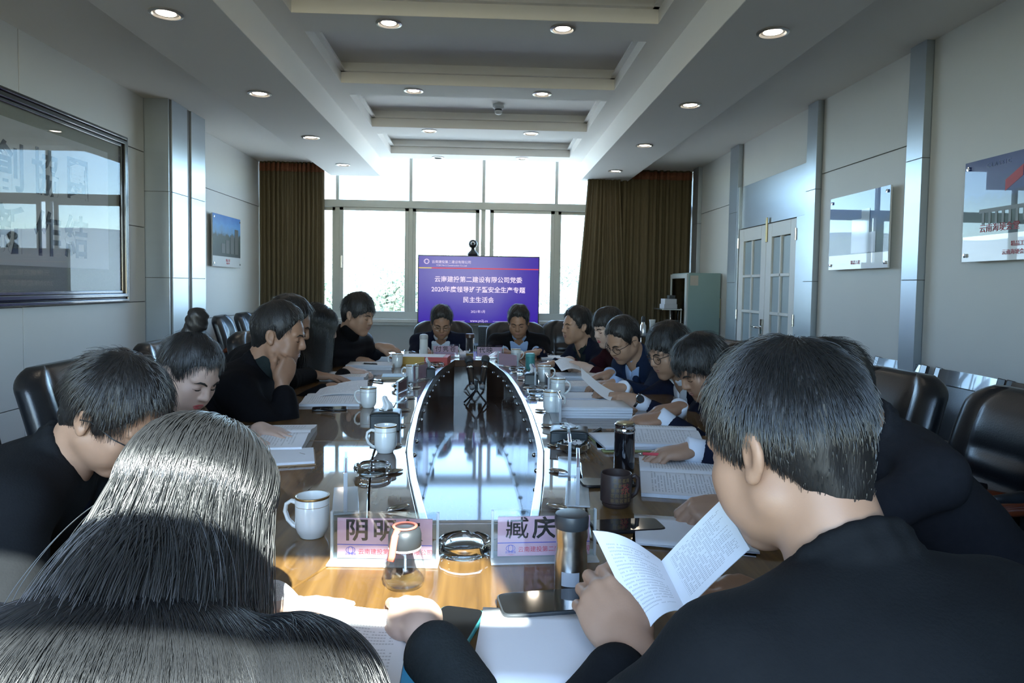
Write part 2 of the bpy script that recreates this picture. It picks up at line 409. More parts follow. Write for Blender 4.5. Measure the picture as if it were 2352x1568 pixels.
hp = MB().box((-.058, 6.225, .84), (-.045, 6.27, 1.03)).build('handle_plate', M['chrome'], la, bevel=.004)
MB().tube([(-.05, 6.247, .955), (-.10, 6.247, .955), (-.105, 6.27, .955), (-.10, 6.36, .958)], .010, 10).build('lever', M['chrome'], hp, smooth=True)
MB().lathe([(.0, 0), (.014, 0), (.014, .012), (0, .012)], 14, mat=tr(-.058, 6.247, .88) @ rotm('Y', -90)).build('keyhole', M['steel'], hp)
# light switch beside the cabinet
sw = MB().box((XR - .03, 7.46, .98), (XR - .014, 7.55, 1.20)); so_ = sw.build('switch_plate', M['brass'], bevel=.004); tag(so_, 'small brass switch plate on the wall right of the glass cabinet', 'switch')
for z in (1.02, 1.08, 1.14): MB().box((XR - .036, 7.485, z), (XR - .029, 7.525, z + .035)).build('rocker', M['dark'], so_, bevel=.002)

# far wall with the big window
wf = MB().box((XL - .2, 8.86, 0), (XR + .2, 9.06, .815)).build('wall_far', M['wall']); struct(wf, 'white wall below the big window', 'wall')
MB().box((XL - .1, 8.70, .815), (XR + .1, 9.02, .86)).build('window_sill', M['sill'], wf, bevel=.006)
MB().box((XL - .1, 8.74, .78), (XR + .1, 8.86, .815)).build('sill_apron', M['sill'], wf)
wi = empty('window_1', (0, 8.88, 0)); struct(wi, 'big aluminium framed window with bright trees behind', 'window')
VX = [XL, -1.89, -.96, -.027, .914, 1.85, XR]
ZT0, ZT1, ZBOT, ZTOP = 2.275, 2.37, .86, 2.98
def window(root, vx, ZT0=ZT0, ZT1=ZT1, ZTOP=ZTOP):
    for x in vx: MB().box((x - .02, -.03, ZT1), (x + .02, .03, ZTOP)).box((x - .028, -.03, ZBOT), (x + .028, .03, ZT0)).build('mullion', M['winframe'], root)
    MB().box((vx[0], -.05, ZT0), (vx[-1], .05, ZT1)).build('transom', M['winframe'], root, bevel=.004)
    MB().box((vx[0], -.05, ZBOT), (vx[-1], .04, ZBOT + .092)).build('bottom_rail', M['winframe'], root, bevel=.003)
    MB().box((vx[0], -.04, ZTOP - .03), (vx[-1], .04, ZTOP)).build('top_rail', M['winframe'], root)
    for i, (a, b) in enumerate(zip(vx[:-1], vx[1:])):
        MB().box((a + .02, -.003, ZT1), (b - .02, .003, ZTOP - .03)).build('pane', M['pane'], root)
        sh = MB(); y0, y1 = (-.045, -.015) if i % 2 else (.0, .03)
        a2, b2 = a + .02, b - .02
        if i == 1: a2 = a + .03
        if i == 2: b2 = b - .05
        if i == 3: a2 = a + .085
        st = .05
        sh.box((a2, y0, ZBOT + .04), (a2 + st, y1, ZT0)).box((b2 - st, y0, ZBOT + .04), (b2, y1, ZT0)).box((a2, y0, ZBOT + .04), (b2, y1, ZBOT + .09)).box((a2, y0, ZT0 - .04), (b2, y1, ZT0))
        so2 = sh.build('sash', M['winframe'], root, bevel=.003)
        MB().box((a2 + st, (y0 + y1) / 2 - .003, ZBOT + .09), (b2 - st, (y0 + y1) / 2 + .003, ZT0 - .04)).build('pane', M['pane'], so2)
        if i in (1, 3): MB().box((a2 + .015, y0 - .03, 1.50), (a2 + .04, y0, 1.66)).build('sash_handle', M['steel'], so2, bevel=.005)
window(wi, VX)
# back wall behind the camera: the window the sun comes through
BX = [-2.43, -1.50, -.57, .56, 1.40, 2.23]; BT = .06; ZH = 2.835
wb_ = MB().box((XL - .2, YB - BT, 0), (XR + .2, YB, .815)).box((XL - .2, YB - BT, .8), (BX[0] + .02, YB, 3.2)).box((BX[-1] - .02, YB - BT, .8), (XR + .2, YB, 3.2)).box((XL, YB - BT, ZH), (XR, YB, 3.2)).build('wall_back', M['wall']); struct(wb_, 'white wall with a window behind the photographer', 'wall')
wi2 = empty('window_2', (0, YB - .03, 0)); struct(wi2, 'aluminium framed sunny window behind the photographer', 'window')
window(wi2, BX, 2.377, 2.47, ZH)

# curtains: pleated sheets with depth
def curtain(label, name, spine, z0, z1, folds, amp, loc_y, seed, flare=None, braid=True, parent=None):
    """spine(v) -> (x0, x1) at height fraction v (0 bottom, 1 top)"""
    rr = random.Random(seed); ph = [rr.uniform(0, 6.28) for _ in range(4)]
    n = folds * 10
    def fn(u, v):
        x0, x1 = spine(v)
        k = u * folds * 2 * math.pi + 0.8 * math.sin(u * 9 + ph[0]) + .5 * math.sin(u * 23 + ph[1])
        a = amp * (0.65 + .35 * math.sin(u * 13 + ph[2])) * (0.75 + 0.25 * (1 - v))
        return (x0 + (x1 - x0) * u + .25 * a * math.sin(2 * k), loc_y + a * math.cos(k) + .012 * math.sin(3 * v + u * 7), z0 + (z1 - z0) * v)
    o = MB().grid(n, 14, fn, thick=.004).build(name, M['curtain'], smooth=True)
    if braid:
        def fb(u, v):
            p = fn(u, .93 + .035 * v); return (p[0], p[1] - .006, p[2])
        MB().grid(n, 1, fb, thick=.003).build('braid_trim', M['braid'], o, smooth=True)
    tag(o, label, 'curtain')
    return o
curtain('olive brown pleated curtain hanging left of the window', 'curtain', lambda v: (XL + .02, -1.985), .05, 2.86, 15, .045, 8.56, 1)
curtain('olive brown pleated curtain by the right wall', 'curtain', lambda v: (1.62, XR - .03), .05, 2.86, 11, .05, 8.58, 2)
curtain('swept olive curtain flaring towards the right window edge', 'curtain', lambda v: (1.17 + .10 * v ** 1.5 - .12 * (1 - v) ** 2, 1.74 - .08 * v + .1 * (1 - v)), .05, 2.86, 9, .04, 8.50, 3)
curtain('olive curtain drawn across the back window beside the photographer', 'curtain', lambda v: (.425, XR - .03), .05, 2.76, 18, .045, YB + .10, 4, braid=False)
curtain('olive curtain gathered at the left of the back window', 'curtain', lambda v: (XL + .03, -1.75), .05, 2.76, 10, .045, YB + .10, 5, braid=False)

# downlights
M['lamp'] = pm('warm_lamp_glow', (1, 1, 1), 0.5, emit=(1.0, 0.86, 0.68), estr=14.0)
M['trimring'] = pm('lamp_trim_ring', (0.55, 0.54, 0.52), 0.3, metal=0.8)
def downlight(x, y, z, label, group, lit=True, r=.062):
    o = empty('downlight', (x, y, z)); tag(o, label, 'downlight', group)
    MB().lathe([(r, .004), (r + .018, .004), (r + .020, -.006), (r + .006, -.010), (r, -.004), (r - .008, .035), (r, .035)], 28, closed=True).build('trim_ring', M['trimring'], o, smooth=True, angle=40)
    MB().lathe([(0, -.004), (r * .6, -.003), (r - .001, .004), (r - .002, .02), (0, .02)], 28).build('diffuser', M['lamp'] if lit else M['dark'], o, smooth=True)
pos = ['nearest', 'second', 'third', 'farthest']
for i in range(4):
    y = 3.56 + 1.43 * i
    downlight(-1.615, y, ZS, 'round warm downlight in the left soffit, %s of its row' % pos[i], 'downlights along the left soffit')
    downlight(1.48, y, ZS, 'round warm downlight in the right soffit, %s of its row' % pos[i], 'downlights along the right soffit')
for i, (a, b) in enumerate((((893, 53), (1293, 66)), ((950, 208), (1245, 215.5)), ((986, 300), (1219.5, 306)), ((1006, 361), (1199, 363)))):
    for k, q in enumerate((a, b)):
        p = at(q[0], q[1], 2, ZM)
        downlight(p.x, p.y, ZM, 'round downlight on the %s ceiling crossbeam, %s one of two' % (pos[i], ('left', 'right')[k]), 'downlights on the ceiling crossbeams', lit=not (i == 3 and k == 0), r=.058)
p = at(1145, 240, 2, 3.03)
sd = empty('smoke_detector', (p.x, p.y, 3.03)); tag(sd, 'small white round smoke detector on the coffer lid', 'smoke detector')
MB().lathe([(.055, 0), (.055, -.03), (.04, -.045), (0, -.045)], 24).build('base', M['white'], sd, smooth=True, angle=40)
MB().lathe([(.033, -.045), (.033, -.06), (.0, -.06)], 20).build('sensor_band', M['dark'], sd); MB().lathe([(.036, -.06), (.034, -.085), (.02, -.095), (0, -.096)], 20).build('cap', M['white'], sd, smooth=True)

# ---- outside the far window: yard, trees, a building, hills
M['leaf1'] = pm('tree_leaves', (0.32, 0.38, 0.30), 0.7, var=0.3, scale=3); M['leaf2'] = pm('overexposed_tree_leaves', (0.44, 0.48, 0.43), 0.7, var=0.3, scale=3)  # both leaf colours lightened so overexposed daylight is baked into them
M['bark'] = pm('bark', (0.16, 0.12, 0.09), 0.9, var=0.3, scale=8); M['yard'] = pm('yard_ground', (0.62, 0.61, 0.57), 0.9, var=0.15, scale=.2)
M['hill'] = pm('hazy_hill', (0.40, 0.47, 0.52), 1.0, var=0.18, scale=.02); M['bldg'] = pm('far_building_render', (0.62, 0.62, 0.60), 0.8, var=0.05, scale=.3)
GZ = -7.5
g = MB().box((-260, 12, GZ - 1), (260, 420, GZ)).build('yard', M['yard']); struct(g, 'pale paved yard far below the window', 'ground')
rr = np.random.RandomState(11)
def tree(x, y, h, r, mat, label):
    o = empty('tree', (x, y, GZ)); tag(o, label, 'tree', 'trees outside the window')
    MB().tube([(0, 0, 0), (.1, 0, h * .4), (0, .1, h * .75)], [.22, .17, .08], 8).build('trunk', M['bark'], o, smooth=True)
    for k in range(5):
        a = k * 1.26 + rr.rand(); MB().tube([(0, 0, h * .4), (math.cos(a) * r * .4, math.sin(a) * r * .4, h * .65)], [.1, .04], 6).build('branch', M['bark'], o)
    n = 8800; nb_ = 26
    cz = h * (.42 + .58 * rr.rand(nb_)); rad = r * np.sqrt(np.maximum(.05, 1 - ((cz - h * .68) / (h * .36)) ** 2)); a = rr.rand(nb_) * 6.28; q = rad * np.sqrt(rr.rand(nb_)) * .85
    c = np.stack([np.cos(a) * q, np.sin(a) * q, cz], 1); br = r * (.20 + .22 * rr.rand(nb_)); k = rr.randint(0, nb_, n)
    un = lambda v: v / (np.linalg.norm(v, axis=1)[:, None] + 1e-9)
    p = c[k] + un(rr.randn(n, 3)) * (br[k] * (.6 + .45 * rr.rand(n)))[:, None] * np.array([1, 1, .75]); e1 = un(rr.randn(n, 3)); e2 = un(np.cross(e1, rr.randn(n, 3))); s = (.07 + .07 * rr.rand(n))[:, None]
    vs = np.stack([p - e1 * s, p + e2 * s * .5, p + e1 * s, p - e2 * s * .5], 1).reshape(-1, 3).tolist(); fs = np.arange(4 * n).reshape(-1, 4).tolist()
    me = bpy.data.meshes.new('foliage'); me.from_pydata([tuple(v) for v in vs], [], fs)
    f = place(me, 'foliage', mat, o); f['kind'] = 'stuff'
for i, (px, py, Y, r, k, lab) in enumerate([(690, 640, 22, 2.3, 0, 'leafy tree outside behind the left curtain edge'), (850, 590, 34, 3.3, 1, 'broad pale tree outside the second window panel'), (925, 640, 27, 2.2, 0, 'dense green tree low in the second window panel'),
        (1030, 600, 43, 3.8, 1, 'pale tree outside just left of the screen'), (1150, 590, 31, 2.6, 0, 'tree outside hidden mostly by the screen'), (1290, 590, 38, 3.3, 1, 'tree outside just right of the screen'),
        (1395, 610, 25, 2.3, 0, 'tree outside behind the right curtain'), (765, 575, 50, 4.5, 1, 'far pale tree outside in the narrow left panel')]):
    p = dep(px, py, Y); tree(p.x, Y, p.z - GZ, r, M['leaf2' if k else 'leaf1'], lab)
bo = empty('far_building', (-17, 62, GZ)); tag(bo, 'pale flat roofed building far outside the left window panel', 'building')
MB().box((-7, 0, 0), (7, 10, 9.6)).build('wall', M['bldg'], bo); MB().box((-7.3, -.3, 9.6), (7.3, 10.3, 10.1)).build('roof', M['sill'], bo)
for zf in (2, 5, 8):
    for k in range(6): MB().box((-6.2 + k * 2.15, -.06, zf - .8), (-4.9 + k * 2.15, .02, zf + .6)).build('window', M['frost'], bo)
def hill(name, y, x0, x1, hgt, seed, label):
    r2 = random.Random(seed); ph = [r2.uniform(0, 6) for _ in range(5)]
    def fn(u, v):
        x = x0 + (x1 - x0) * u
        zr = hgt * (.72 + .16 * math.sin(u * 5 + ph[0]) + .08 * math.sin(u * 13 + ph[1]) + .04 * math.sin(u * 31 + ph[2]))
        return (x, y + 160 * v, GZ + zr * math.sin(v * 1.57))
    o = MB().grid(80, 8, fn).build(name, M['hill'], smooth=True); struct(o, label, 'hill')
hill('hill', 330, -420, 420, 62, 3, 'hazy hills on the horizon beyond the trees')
# ================================================================== FURNITURE
M['wood'] = ramp_mat('lacquered_brown_veneer', [(0.25, (0.080, 0.040, 0.012)), (0.5, (0.145, 0.076, 0.022)), (0.75, (0.205, 0.112, 0.034))], scale=2.2, stretch=(14, 1.2, 1), rough=0.6, coat=1.0, crough=0.03, detail=8, dist=1.2, spec=0.12)
M['woodborder'] = ramp_mat('dark_border_veneer', [(0.25, (0.06, 0.028, 0.012)), (0.75, (0.11, 0.052, 0.022))], scale=3, stretch=(6, 2, 1), rough=0.6, coat=1.0, crough=0.03, detail=8, dist=1, spec=0.12)
M['woodtrough'] = ramp_mat('dark_trough_veneer', [(0.2, (0.03, 0.016, 0.010)), (0.8, (0.065, 0.036, 0.022))], scale=3, stretch=(9, 1.5, 1), rough=0.6, coat=0.9, crough=0.06, spec=0.12)
M['trim'] = pm('polished_edge_strip', (0.62, 0.65, 0.68), 0.22, metal=1.0, var=0.04)
table = empty('conference_table', (-.0475, 3.12, 0), .026); tag(table, 'long brown lacquered boat shaped conference table with sunk middle', 'table')
WI = [(0, .2235), (.4, .2195), (.8, .206), (1.0, .195), (1.3, .160), (1.5, .131), (1.625, .112)]
WO = [(0, .98), (.6, .96), (1.2, .885), (1.7, .775), (2.0, .68), (2.13, .61), (2.22, .54), (2.27, .46)]
def itp(tab, v):
    v = abs(v)
    xs = [a for a, _ in tab]; ys = [b for _, b in tab]
    return float(np.interp(v, xs, ys))
def wi_(v): return itp(WI, v)
BW = .115; LI = 1.625; LB = LI + BW
def wb(v): return itp([(a * LB / LI, b + BW) for a, b in WI], v)
def lin(a, b, n): return [a + (b - a) * i / n for i in range(n + 1)]
ZT = T
for sg in (-1, 1):
    for a, b in ((-.85, .85), (.85, LB), (-LB, -.85)):
        vs_ = lin(a, b, 14)
        inner = [(sg * (wb(v) + .001), v) for v in vs_]
        if abs(b) < LB - .01 and abs(a) < LB - .01: outer = [(sg * itp(WO, v), v) for v in vs_]
        elif b > LB - .01: outer = [(sg * itp(WO, v), v) for v in lin(a, 1.9, 12) + lin(1.95, 2.27, 8)]
        else: outer = [(sg * itp(WO, v), v) for v in lin(-2.27, -1.95, 8) + lin(-1.9, b, 12)]
        g = .0009
        inner = [(x, min(max(y, a + g), b - g)) for x, y in inner]
        outer = [(x, (min(y, b - g) if b < LB - .01 else y)) for x, y in outer]; outer = [(x, (max(y, a + g) if a > -LB + .01 else y)) for x, y in outer]
        poly = inner + outer[::-1]
        if sg < 0: pass
        else: poly = poly[::-1]
        MB().prism(poly, ZT - .045, ZT).build('top_panel', M['wood'], table, bevel=.003)
for sg in (-1, 1):
    e = [(-wb(LB) - .0, sg * (LB + .001)), (wb(LB), sg * (LB + .001)), (.459, sg * 2.27), (-.459, sg * 2.27)]
    MB().prism(e if sg > 0 else e[::-1], ZT - .045, ZT).build('top_panel', M['wood'], table, bevel=.003)
ST = .022
for sg in (-1, 1):                                            # inner border with the cable ports
    for a, b in ((-LI, -.55), (-.55, .55), (.55, LI)):
        vs_ = lin(a + .0008, b - .0008, 12)
        k = LB / LI
        poly = [(sg * (wi_(v) + ST), v) for v in vs_] + [(sg * (wb(v * k) - .0015), v * k) for v in vs_][::-1]
        MB().prism(poly if sg > 0 else poly[::-1], ZT - .04, ZT).build('inner_border', M['woodborder'], table, bevel=.002)
    e = [(-.112 - ST, sg * (LI + ST)), (.112 + ST, sg * (LI + ST)), (wb(LB) - .002, sg * (LB - .002)), (-wb(LB) + .002, sg * (LB - .002))]
    MB().prism(e if sg > 0 else e[::-1], ZT - .04, ZT).build('inner_border', M['woodborder'], table, bevel=.002)
    vs_ = lin(-LI, LI, 40)
    poly = [(sg * wi_(v), v) for v in vs_] + [(sg * (wi_(v) + ST - .001), v) for v in vs_][::-1]
    MB().prism(poly if sg > 0 else poly[::-1], ZT - .045, ZT + .002).build('edge_strip', M['trim'], table, bevel=.003)
    e = [(-.112, sg * LI), (.112, sg * LI), (.112 + ST, sg * (LI + ST - .001)), (-.112 - ST, sg * (LI + ST - .001))]
    MB().prism(e if sg > 0 else e[::-1], ZT - .045, ZT + .001).build('edge_strip', M['woodborder'], table, bevel=.002)
    # trough walls
    poly = [(sg * (wi_(v) + .002), v) for v in vs_] + [(sg * (wi_(v) + .02), v) for v in vs_][::-1]
    tw = MB().prism(poly if sg > 0 else poly[::-1], .50, ZT - .004).build('trough_wall', M['woodtrough'], table)
    MB().box((-.13, sg * (LI + .002) - (.0 if sg > 0 else .018), .50), (.13, sg * (LI + .002) + (.018 if sg > 0 else 0), ZT - .003)).build('trough_wall', M['woodtrough'], table)
    stud = MB().lathe([(0, .010), (.005, .009), (.008, .005), (.008, 0), (0, 0)], 12).mesh('stud', True)
    for v in [-1.42 + .2 * i for i in range(15)]:
        place(stud, 'stud', M['chrome'], table, (sg * (wi_(v) + .001), v, ZT - .055), (0, R(-90 * sg), 0))
for a, b in ((-1.64, -.95), (-.95, .35), (.35, 1.64)):
    vs_ = lin(a + .001, b - .001, 12)
    poly = [(wi_(v) + .01, v) for v in vs_] + [(-wi_(v) - .01, v) for v in vs_][::-1]
    MB().prism(poly, .50, .525).build('trough_floor', M['woodtrough'], table)
# chrome eye-shaped cable ports let into the border
def port_mesh():
    prof = []
    m = MB(); n = 16
    ring = []
    for k in range(n):
        a = 2 * math.pi * k / n; c = math.cos(a); ring.append((.030 * (abs(c) ** 1.0) * (1 if c > 0 else -1), .0125 * math.sin(a) * (1 - .25 * abs(c))))
    vs = []; fs = []
    for s_, z in ((1.0, 0), (1.0, .002), (.86, .005), (.72, .003), (.66, -.002), (.2, -.003)):
        vs += [(x * s_, y * s_, z) for x, y in ring]
    for i in range(5):
        for k in range(n): fs.append((i * n + k, i * n + (k + 1) % n, (i + 1) * n + (k + 1) % n, (i + 1) * n + k))
    fs.append(tuple(5 * n + k for k in range(n)))
    return m.add(vs, fs).mesh('cable_port', True)
pmh = port_mesh()
for sg in (-1, 1):
    for i in range(11):
        v = -1.55 + i * .31; x = wi_(v) + .062
        dx = (wi_(v + .05) - wi_(v - .05)) / .1
        place(pmh, 'cable_port', M['chrome'], table, (sg * x, v, ZT + .0035), (0, 0, math.atan2(sg * 1.0, 1.0) * 0 + (R(35) * -sg)))
# skirt and feet
def ringpoly(k, n=40):
    L = [(itp(WO, v) * k, v * (k * .5 + .5)) for v in lin(-2.2, 2.2, n)]
    return L + [(-x, y) for x, y in L[::-1]]
po = ringpoly(.66); pi_ = ringpoly(.62)
m = MB()
n = len(po)
m.add([(x, y, .03) for x, y in po] + [(x, y, ZT - .045) for x, y in po] + [(x, y, .03) for x, y in pi_] + [(x, y, ZT - .045) for x, y in pi_],
      [(i, (i + 1) % n, n + (i + 1) % n, n + i) for i in range(n)] + [(2 * n + i, 3 * n + i, 3 * n + (i + 1) % n, 2 * n + (i + 1) % n) for i in range(n)] + [(n + i, n + (i + 1) % n, 3 * n + (i + 1) % n, 3 * n + i) for i in range(n)] + [(i, 2 * n + i, 2 * n + (i + 1) % n, (i + 1) % n) for i in range(n)])
m.build('skirt', M['woodborder'], table)
MB().prism(ringpoly(.67), 0, .05).build('plinth', M['black'], table)

# ---------------------------------------------------------------- leather chairs
M['leather'] = pm('black_leather', (0.012, 0.013, 0.016), 0.30, var=0.2, scale=30, bump=0.06, bscale=180, spec=0.6)
M['redwood'] = ramp_mat('red_lacquered_wood', [(0.3, (0.10, 0.02, 0.008)), (0.7, (0.22, 0.05, 0.018))], scale=4, stretch=(1, 1, 9), rough=0.25, coat=0.9)
def loft(rings, cap=True):
    m = MB(); n = len(rings[0]); vs = [p for r_ in rings for p in r_]; fs = []
    for i in range(len(rings) - 1):
        for k in range(n): fs.append((i * n + k, i * n + (k + 1) % n, (i + 1) * n + (k + 1) % n, (i + 1) * n + k))
    if cap: fs.append(tuple(reversed(range(n)))); fs.append(tuple((len(rings) - 1) * n + k for k in range(n)))
    return m.add(vs, fs)
def sup(a, b, p, n):
    L = []
    for k in range(n):
        t = 2 * math.pi * k / n; c, s_ = math.cos(t), math.sin(t)
        L.append((a * math.copysign(abs(c) ** (2 / p), c), b * math.copysign(abs(s_) ** (2 / p), s_)))
    return L
def build_chair():
    c = empty('office_chair')
    rings = []; NV = 44
    for i in range(NV + 1):
        v = i / NV; z = .40 + .570 * v
        a = .245 + .03 * math.sin(v * 2.6); b = .055
        e = max(0, (v - .86) / .14); a *= math.sqrt(max(0.02, 1 - .55 * e * e)) if e < 1 else .68; b *= math.sqrt(max(.02, 1 - .85 * e * e)); e2 = max(0, (.08 - v) / .08); b *= math.sqrt(max(.05, 1 - .8 * e2 * e2))
        y0 = -.235 - (z - .42) * .20 + .03 * math.sin(v * 3.14)
        ring = []
        for x, y in sup(a, b, 3.2, 72):
            dy = 0
            if y > 0:
                u = x / a
                dy += .020 * math.exp(-((abs(u) - .82) / .16) ** 2)                     # side bolsters
                dy -= .014 * math.exp(-((abs(u) - .56) / .035) ** 2)                    # seams
                if abs(u) < .54 and v < .62: dy += .014 * abs(math.sin(v * 20)) * (1 - (abs(u) / .56) ** 4)   # lumbar pleats
                elif abs(u) < .54: dy += .012 * math.sin(min(1, (v - .62) / .3) * 3.14)
                dy *= (y / b)
            ring.append((x, y0 + y + dy, z))
        rings.append(ring)
    loft(rings).build('backrest', M['leather'], c, smooth=True)
    sr = []
    for i in range(15):
        t = i / 14; ph = -math.pi / 2 + math.pi * t; k = math.cos(ph) ** .45 if math.cos(ph) > 0 else 0
        k = max(k, .6); z = .43 + .065 * math.sin(ph)
        sr.append([(x * k, y * k + .02, z + (.012 * (1 - (x / .28) ** 2) if t > .6 else 0)) for x, y in sup(.27, .255, 4, 40)])
    loft(sr).build('seat', M['leather'], c, smooth=True)
    for sg in (-1, 1):
        pts = [(sg * .275, -.285, .62), (sg * .30, -.20, .662), (sg * .315, -.05, .682), (sg * .315, .10, .672), (sg * .31, .19, .645), (sg * .305, .225, .59), (sg * .30, .21, .52), (sg * .285, .14, .44), (sg * .27, .06, .40)]
        MB().tube(pts, [.018, .022, .026, .028, .027, .024, .021, .02, .018], 12, flat=.75).build('armrest', M['redwood'], c, smooth=True)
        MB().tube([(sg * .31, -.14, .698), (sg * .318, -.02, .707), (sg * .318, .11, .698)], [.012, .024, .012], 10, flat=.5, up=(0, 1, 0) if False else None).build('arm_pad', M['leather'], c, smooth=True)
    MB().lathe([(.035, .10), (.035, .30), (.055, .31), (.10, .365), (.10, .385), (0, .385)], 18).build('pedestal', M['dark'], c, smooth=True, angle=40)
    lg = MB().tube([(0, .03, .13), (0, .16, .115), (0, .29, .085)], [.028, .024, .018], 8, flat=1.3).mesh('base_leg', True)
    cs = MB().lathe([(0, -.012), (.026, -.012), (.03, -.006), (.03, .006), (.026, .012), (0, .012)], 14, mat=tr(0, .285, .032) @ rotm('Y', 90)).add([(-.008, .277, .04), (.008, .277, .04), (.008, .293, .04), (-.008, .293, .04), (-.006, .28, .085), (.006, .28, .085), (.006, .29, .085), (-.006, .29, .085)], [(0, 1, 5, 4), (1, 2, 6, 5), (2, 3, 7, 6), (3, 0, 4, 7), (4, 5, 6, 7), (0, 3, 2, 1)]).mesh('caster', False)
    for k in range(5):
        l = place(lg, 'base_leg', M['redwood'], c, rot=(0, 0, k * 2 * math.pi / 5)); place(cs, 'caster', M['black'], l)
    return c
chair0 = build_chair(); _used = [False]
def chair(x, y, facing, label, group='black leather chairs around the table'):
    """facing: compass angle of the sitter, 0 = +Y, counter-clockwise degrees"""
    c = chair0 if not _used[0] else copy_tree(chair0); _used[0] = True
    c.location = (x, y, 0); c.rotation_euler = (0, 0, R(facing)); tag(c, label, 'chair', group)
    return c

# side chairs along the right wall
M['darkwood'] = ramp_mat('dark_lacquered_wood', [(0.3, (0.012, 0.008, 0.008)), (0.7, (0.030, 0.016, 0.014))], scale=4, stretch=(1, 1, 9), rough=0.22, coat=0.9)
def side_chair():
    c = empty('side_chair')
    for sg in (-1, 1):
        MB().tube([(sg * .235, -.19, .0), (sg * .235, -.20, .43), (sg * .235, -.235, .66), (sg * .235, -.29, .875)], [.020, .022, .022, .020], 4, flat=1.5).build('back_post', M['darkwood'], c, bevel=.004)
        MB().tube([(sg * .225, .20, .0), (sg * .225, .20, .41)], .02, 4).build('front_leg', M['darkwood'], c, bevel=.003)
        MB().box((sg * .225 - .012, -.18, .36), (sg * .225 + .012, .2, .41)).build('side_rail', M['darkwood'], c)
    def pan(z0, z1, nm, mt, th):
        def fn(u, v):
            z = z0 + (z1 - z0) * v; y = float(np.interp(z, [.43, .66, .875], [-.20, -.235, -.29])); return ((u - .5) * .44, y + .012 - .02 * math.sin(u * 3.14), z)
        MB().grid(10, 8, fn, thick=-th).build(nm, mt, c, smooth=True, angle=40)
    pan(.79, .872, 'top_rail', M['darkwood'], .03); pan(.50, .785, 'back_pad', M['leather'], .035)
    sr = []
    for i in range(9):
        ph = -math.pi / 2 + math.pi * i / 8; k = max(.8, math.cos(ph) ** .3); sr.append([(x * k, y * k, .435 + .03 * math.sin(ph)) for x, y in sup(.235, .215, 5, 32)])
    loft(sr).build('seat', M['leather'], c, smooth=True)
    return c
sc0 = side_chair()
for k, (y, lab) in enumerate([(4.12, 'dark wooden side chair against the wall under the glass poster'), (3.52, 'dark wooden side chair right of the metal pilaster'), (2.99, 'dark wooden side chair at the right photo edge under the flag poster')]):
    c = sc0 if k == 0 else copy_tree(sc0)
    c.location = (2.30, y, 0); c.rotation_euler = (0, 0, R(90)); tag(c, lab, 'chair', 'dark side chairs along the right wall')

# ---------------------------------------------------------------- television
M['screen'] = pm('blue_screen_glow', (0.01, 0.01, 0.05), 0.22, emit=(0.060, 0.016, 0.48), estr=0.20, coat=0.0, spec=0.3, var=0)
M['scrtext'] = pm('screen_lettering', (0.5, 0.4, 0.5), 0.4, emit=(0.80, 0.66, 0.80), estr=0.24, var=0); M['scrred'] = pm('screen_red_line', (0.3, 0.02, 0.02), 0.4, emit=(0.75, 0.03, 0.06), estr=0.22, var=0)
M['scryel'] = pm('screen_yellow_line', (0.3, 0.2, 0.02), 0.4, emit=(0.8, 0.6, 0.15), estr=0.22, var=0)
tv = empty('television', (-.0685, 8.0, 0), R(0.0)); tag(tv, 'large flat screen showing a blue title slide in front of the window', 'television')
TW, TZ0, TZ1 = 1.418, .845, 1.648
MB().box((-TW / 2, -.02, TZ0), (TW / 2, .035, TZ1)).build('bezel', M['black'], tv, bevel=.005)
scr = MB().box((-TW / 2 + .012, -.023, TZ0 + .022), (TW / 2 - .012, -.019, TZ1 - .012)).build('screen', M['screen'], tv)
def st(body, px, py, size, mat='scrtext', **kw):
    p = dep(px, py, 7.975); return text_mesh('lettering', body, size, M[mat], scr, (p.x + .0685, -.0245, p.z), (R(90), 0, 0), **kw)
st('云南建投第二建设有限公司党委', 1099, 643, .073, offset=.0012); st('2020年度领导班子暨安全生产专题', 1099, 666, .073, offset=.0012); st('民主生活会', 1099, 689.5, .073, offset=.0012)
st('2021年1月', 1098, 716, .038); st('www.yn2j.cn', 1100, 737, .040); st('云南建投第二建设有限公司', 1037, 602, .038); st('YCIH No.2 Construction Co.,Ltd', 1037, 609.5, .026)
a = dep(962, 614, 7.975); b = dep(1238, 619.5, 7.975); zl = (a.z + b.z) / 2
MB().box((-TW / 2 + .012, -.0245, zl - .006), (-TW / 2 + .16, -.0235, zl + .006)).build('title_line', M['scryel'], scr); MB().box((-TW / 2 + .16, -.0245, zl - .006), (TW / 2 - .012, -.0235, zl + .006)).build('title_line', M['scrred'], scr)
p = dep(980, 601, 7.975)
for rx, ry in ((.036, .026), (.020, .026), (.03, .022)):
    MB().lathe([(1.0, -.001), (1.12, -.001), (1.12, .001), (1.0, .001)], 24, closed=True, mat=tr(p.x + .0685, -.0245, p.z + .006) @ rotm('X', 90) @ Matrix.Diagonal((rx * .8, ry, .5, 1))).build('logo', M['scrtext'], scr)
p = dep(1100, 737, 7.975)
for x0, x1 in ((-.36, -.16), (.17, .37)): MB().box((x0, -.0245, p.z - .002), (x1, -.0236, p.z)).build('rule_line', M['scrtext'], scr)
MB().box((-.12, -.026, TZ0 - .006), (.12, -.0, TZ0)).build('speaker_bar', M['chrome'], tv, bevel=.002)
MB().box((-.30, .036, TZ0 + .1), (.30, .075, TZ1 - .2)).build('rear_cover', M['dark'], tv, bevel=.01)
for sg in (-1, 1): MB().box((sg * .16 - .03, .07, .06), (sg * .16 + .03, .13, 1.30)).build('stand_post', M['dark'], tv, bevel=.004)
MB().box((-.34, -.02, .56), (.34, .36, .60)).build('stand_shelf', M['dark'], tv, bevel=.004)
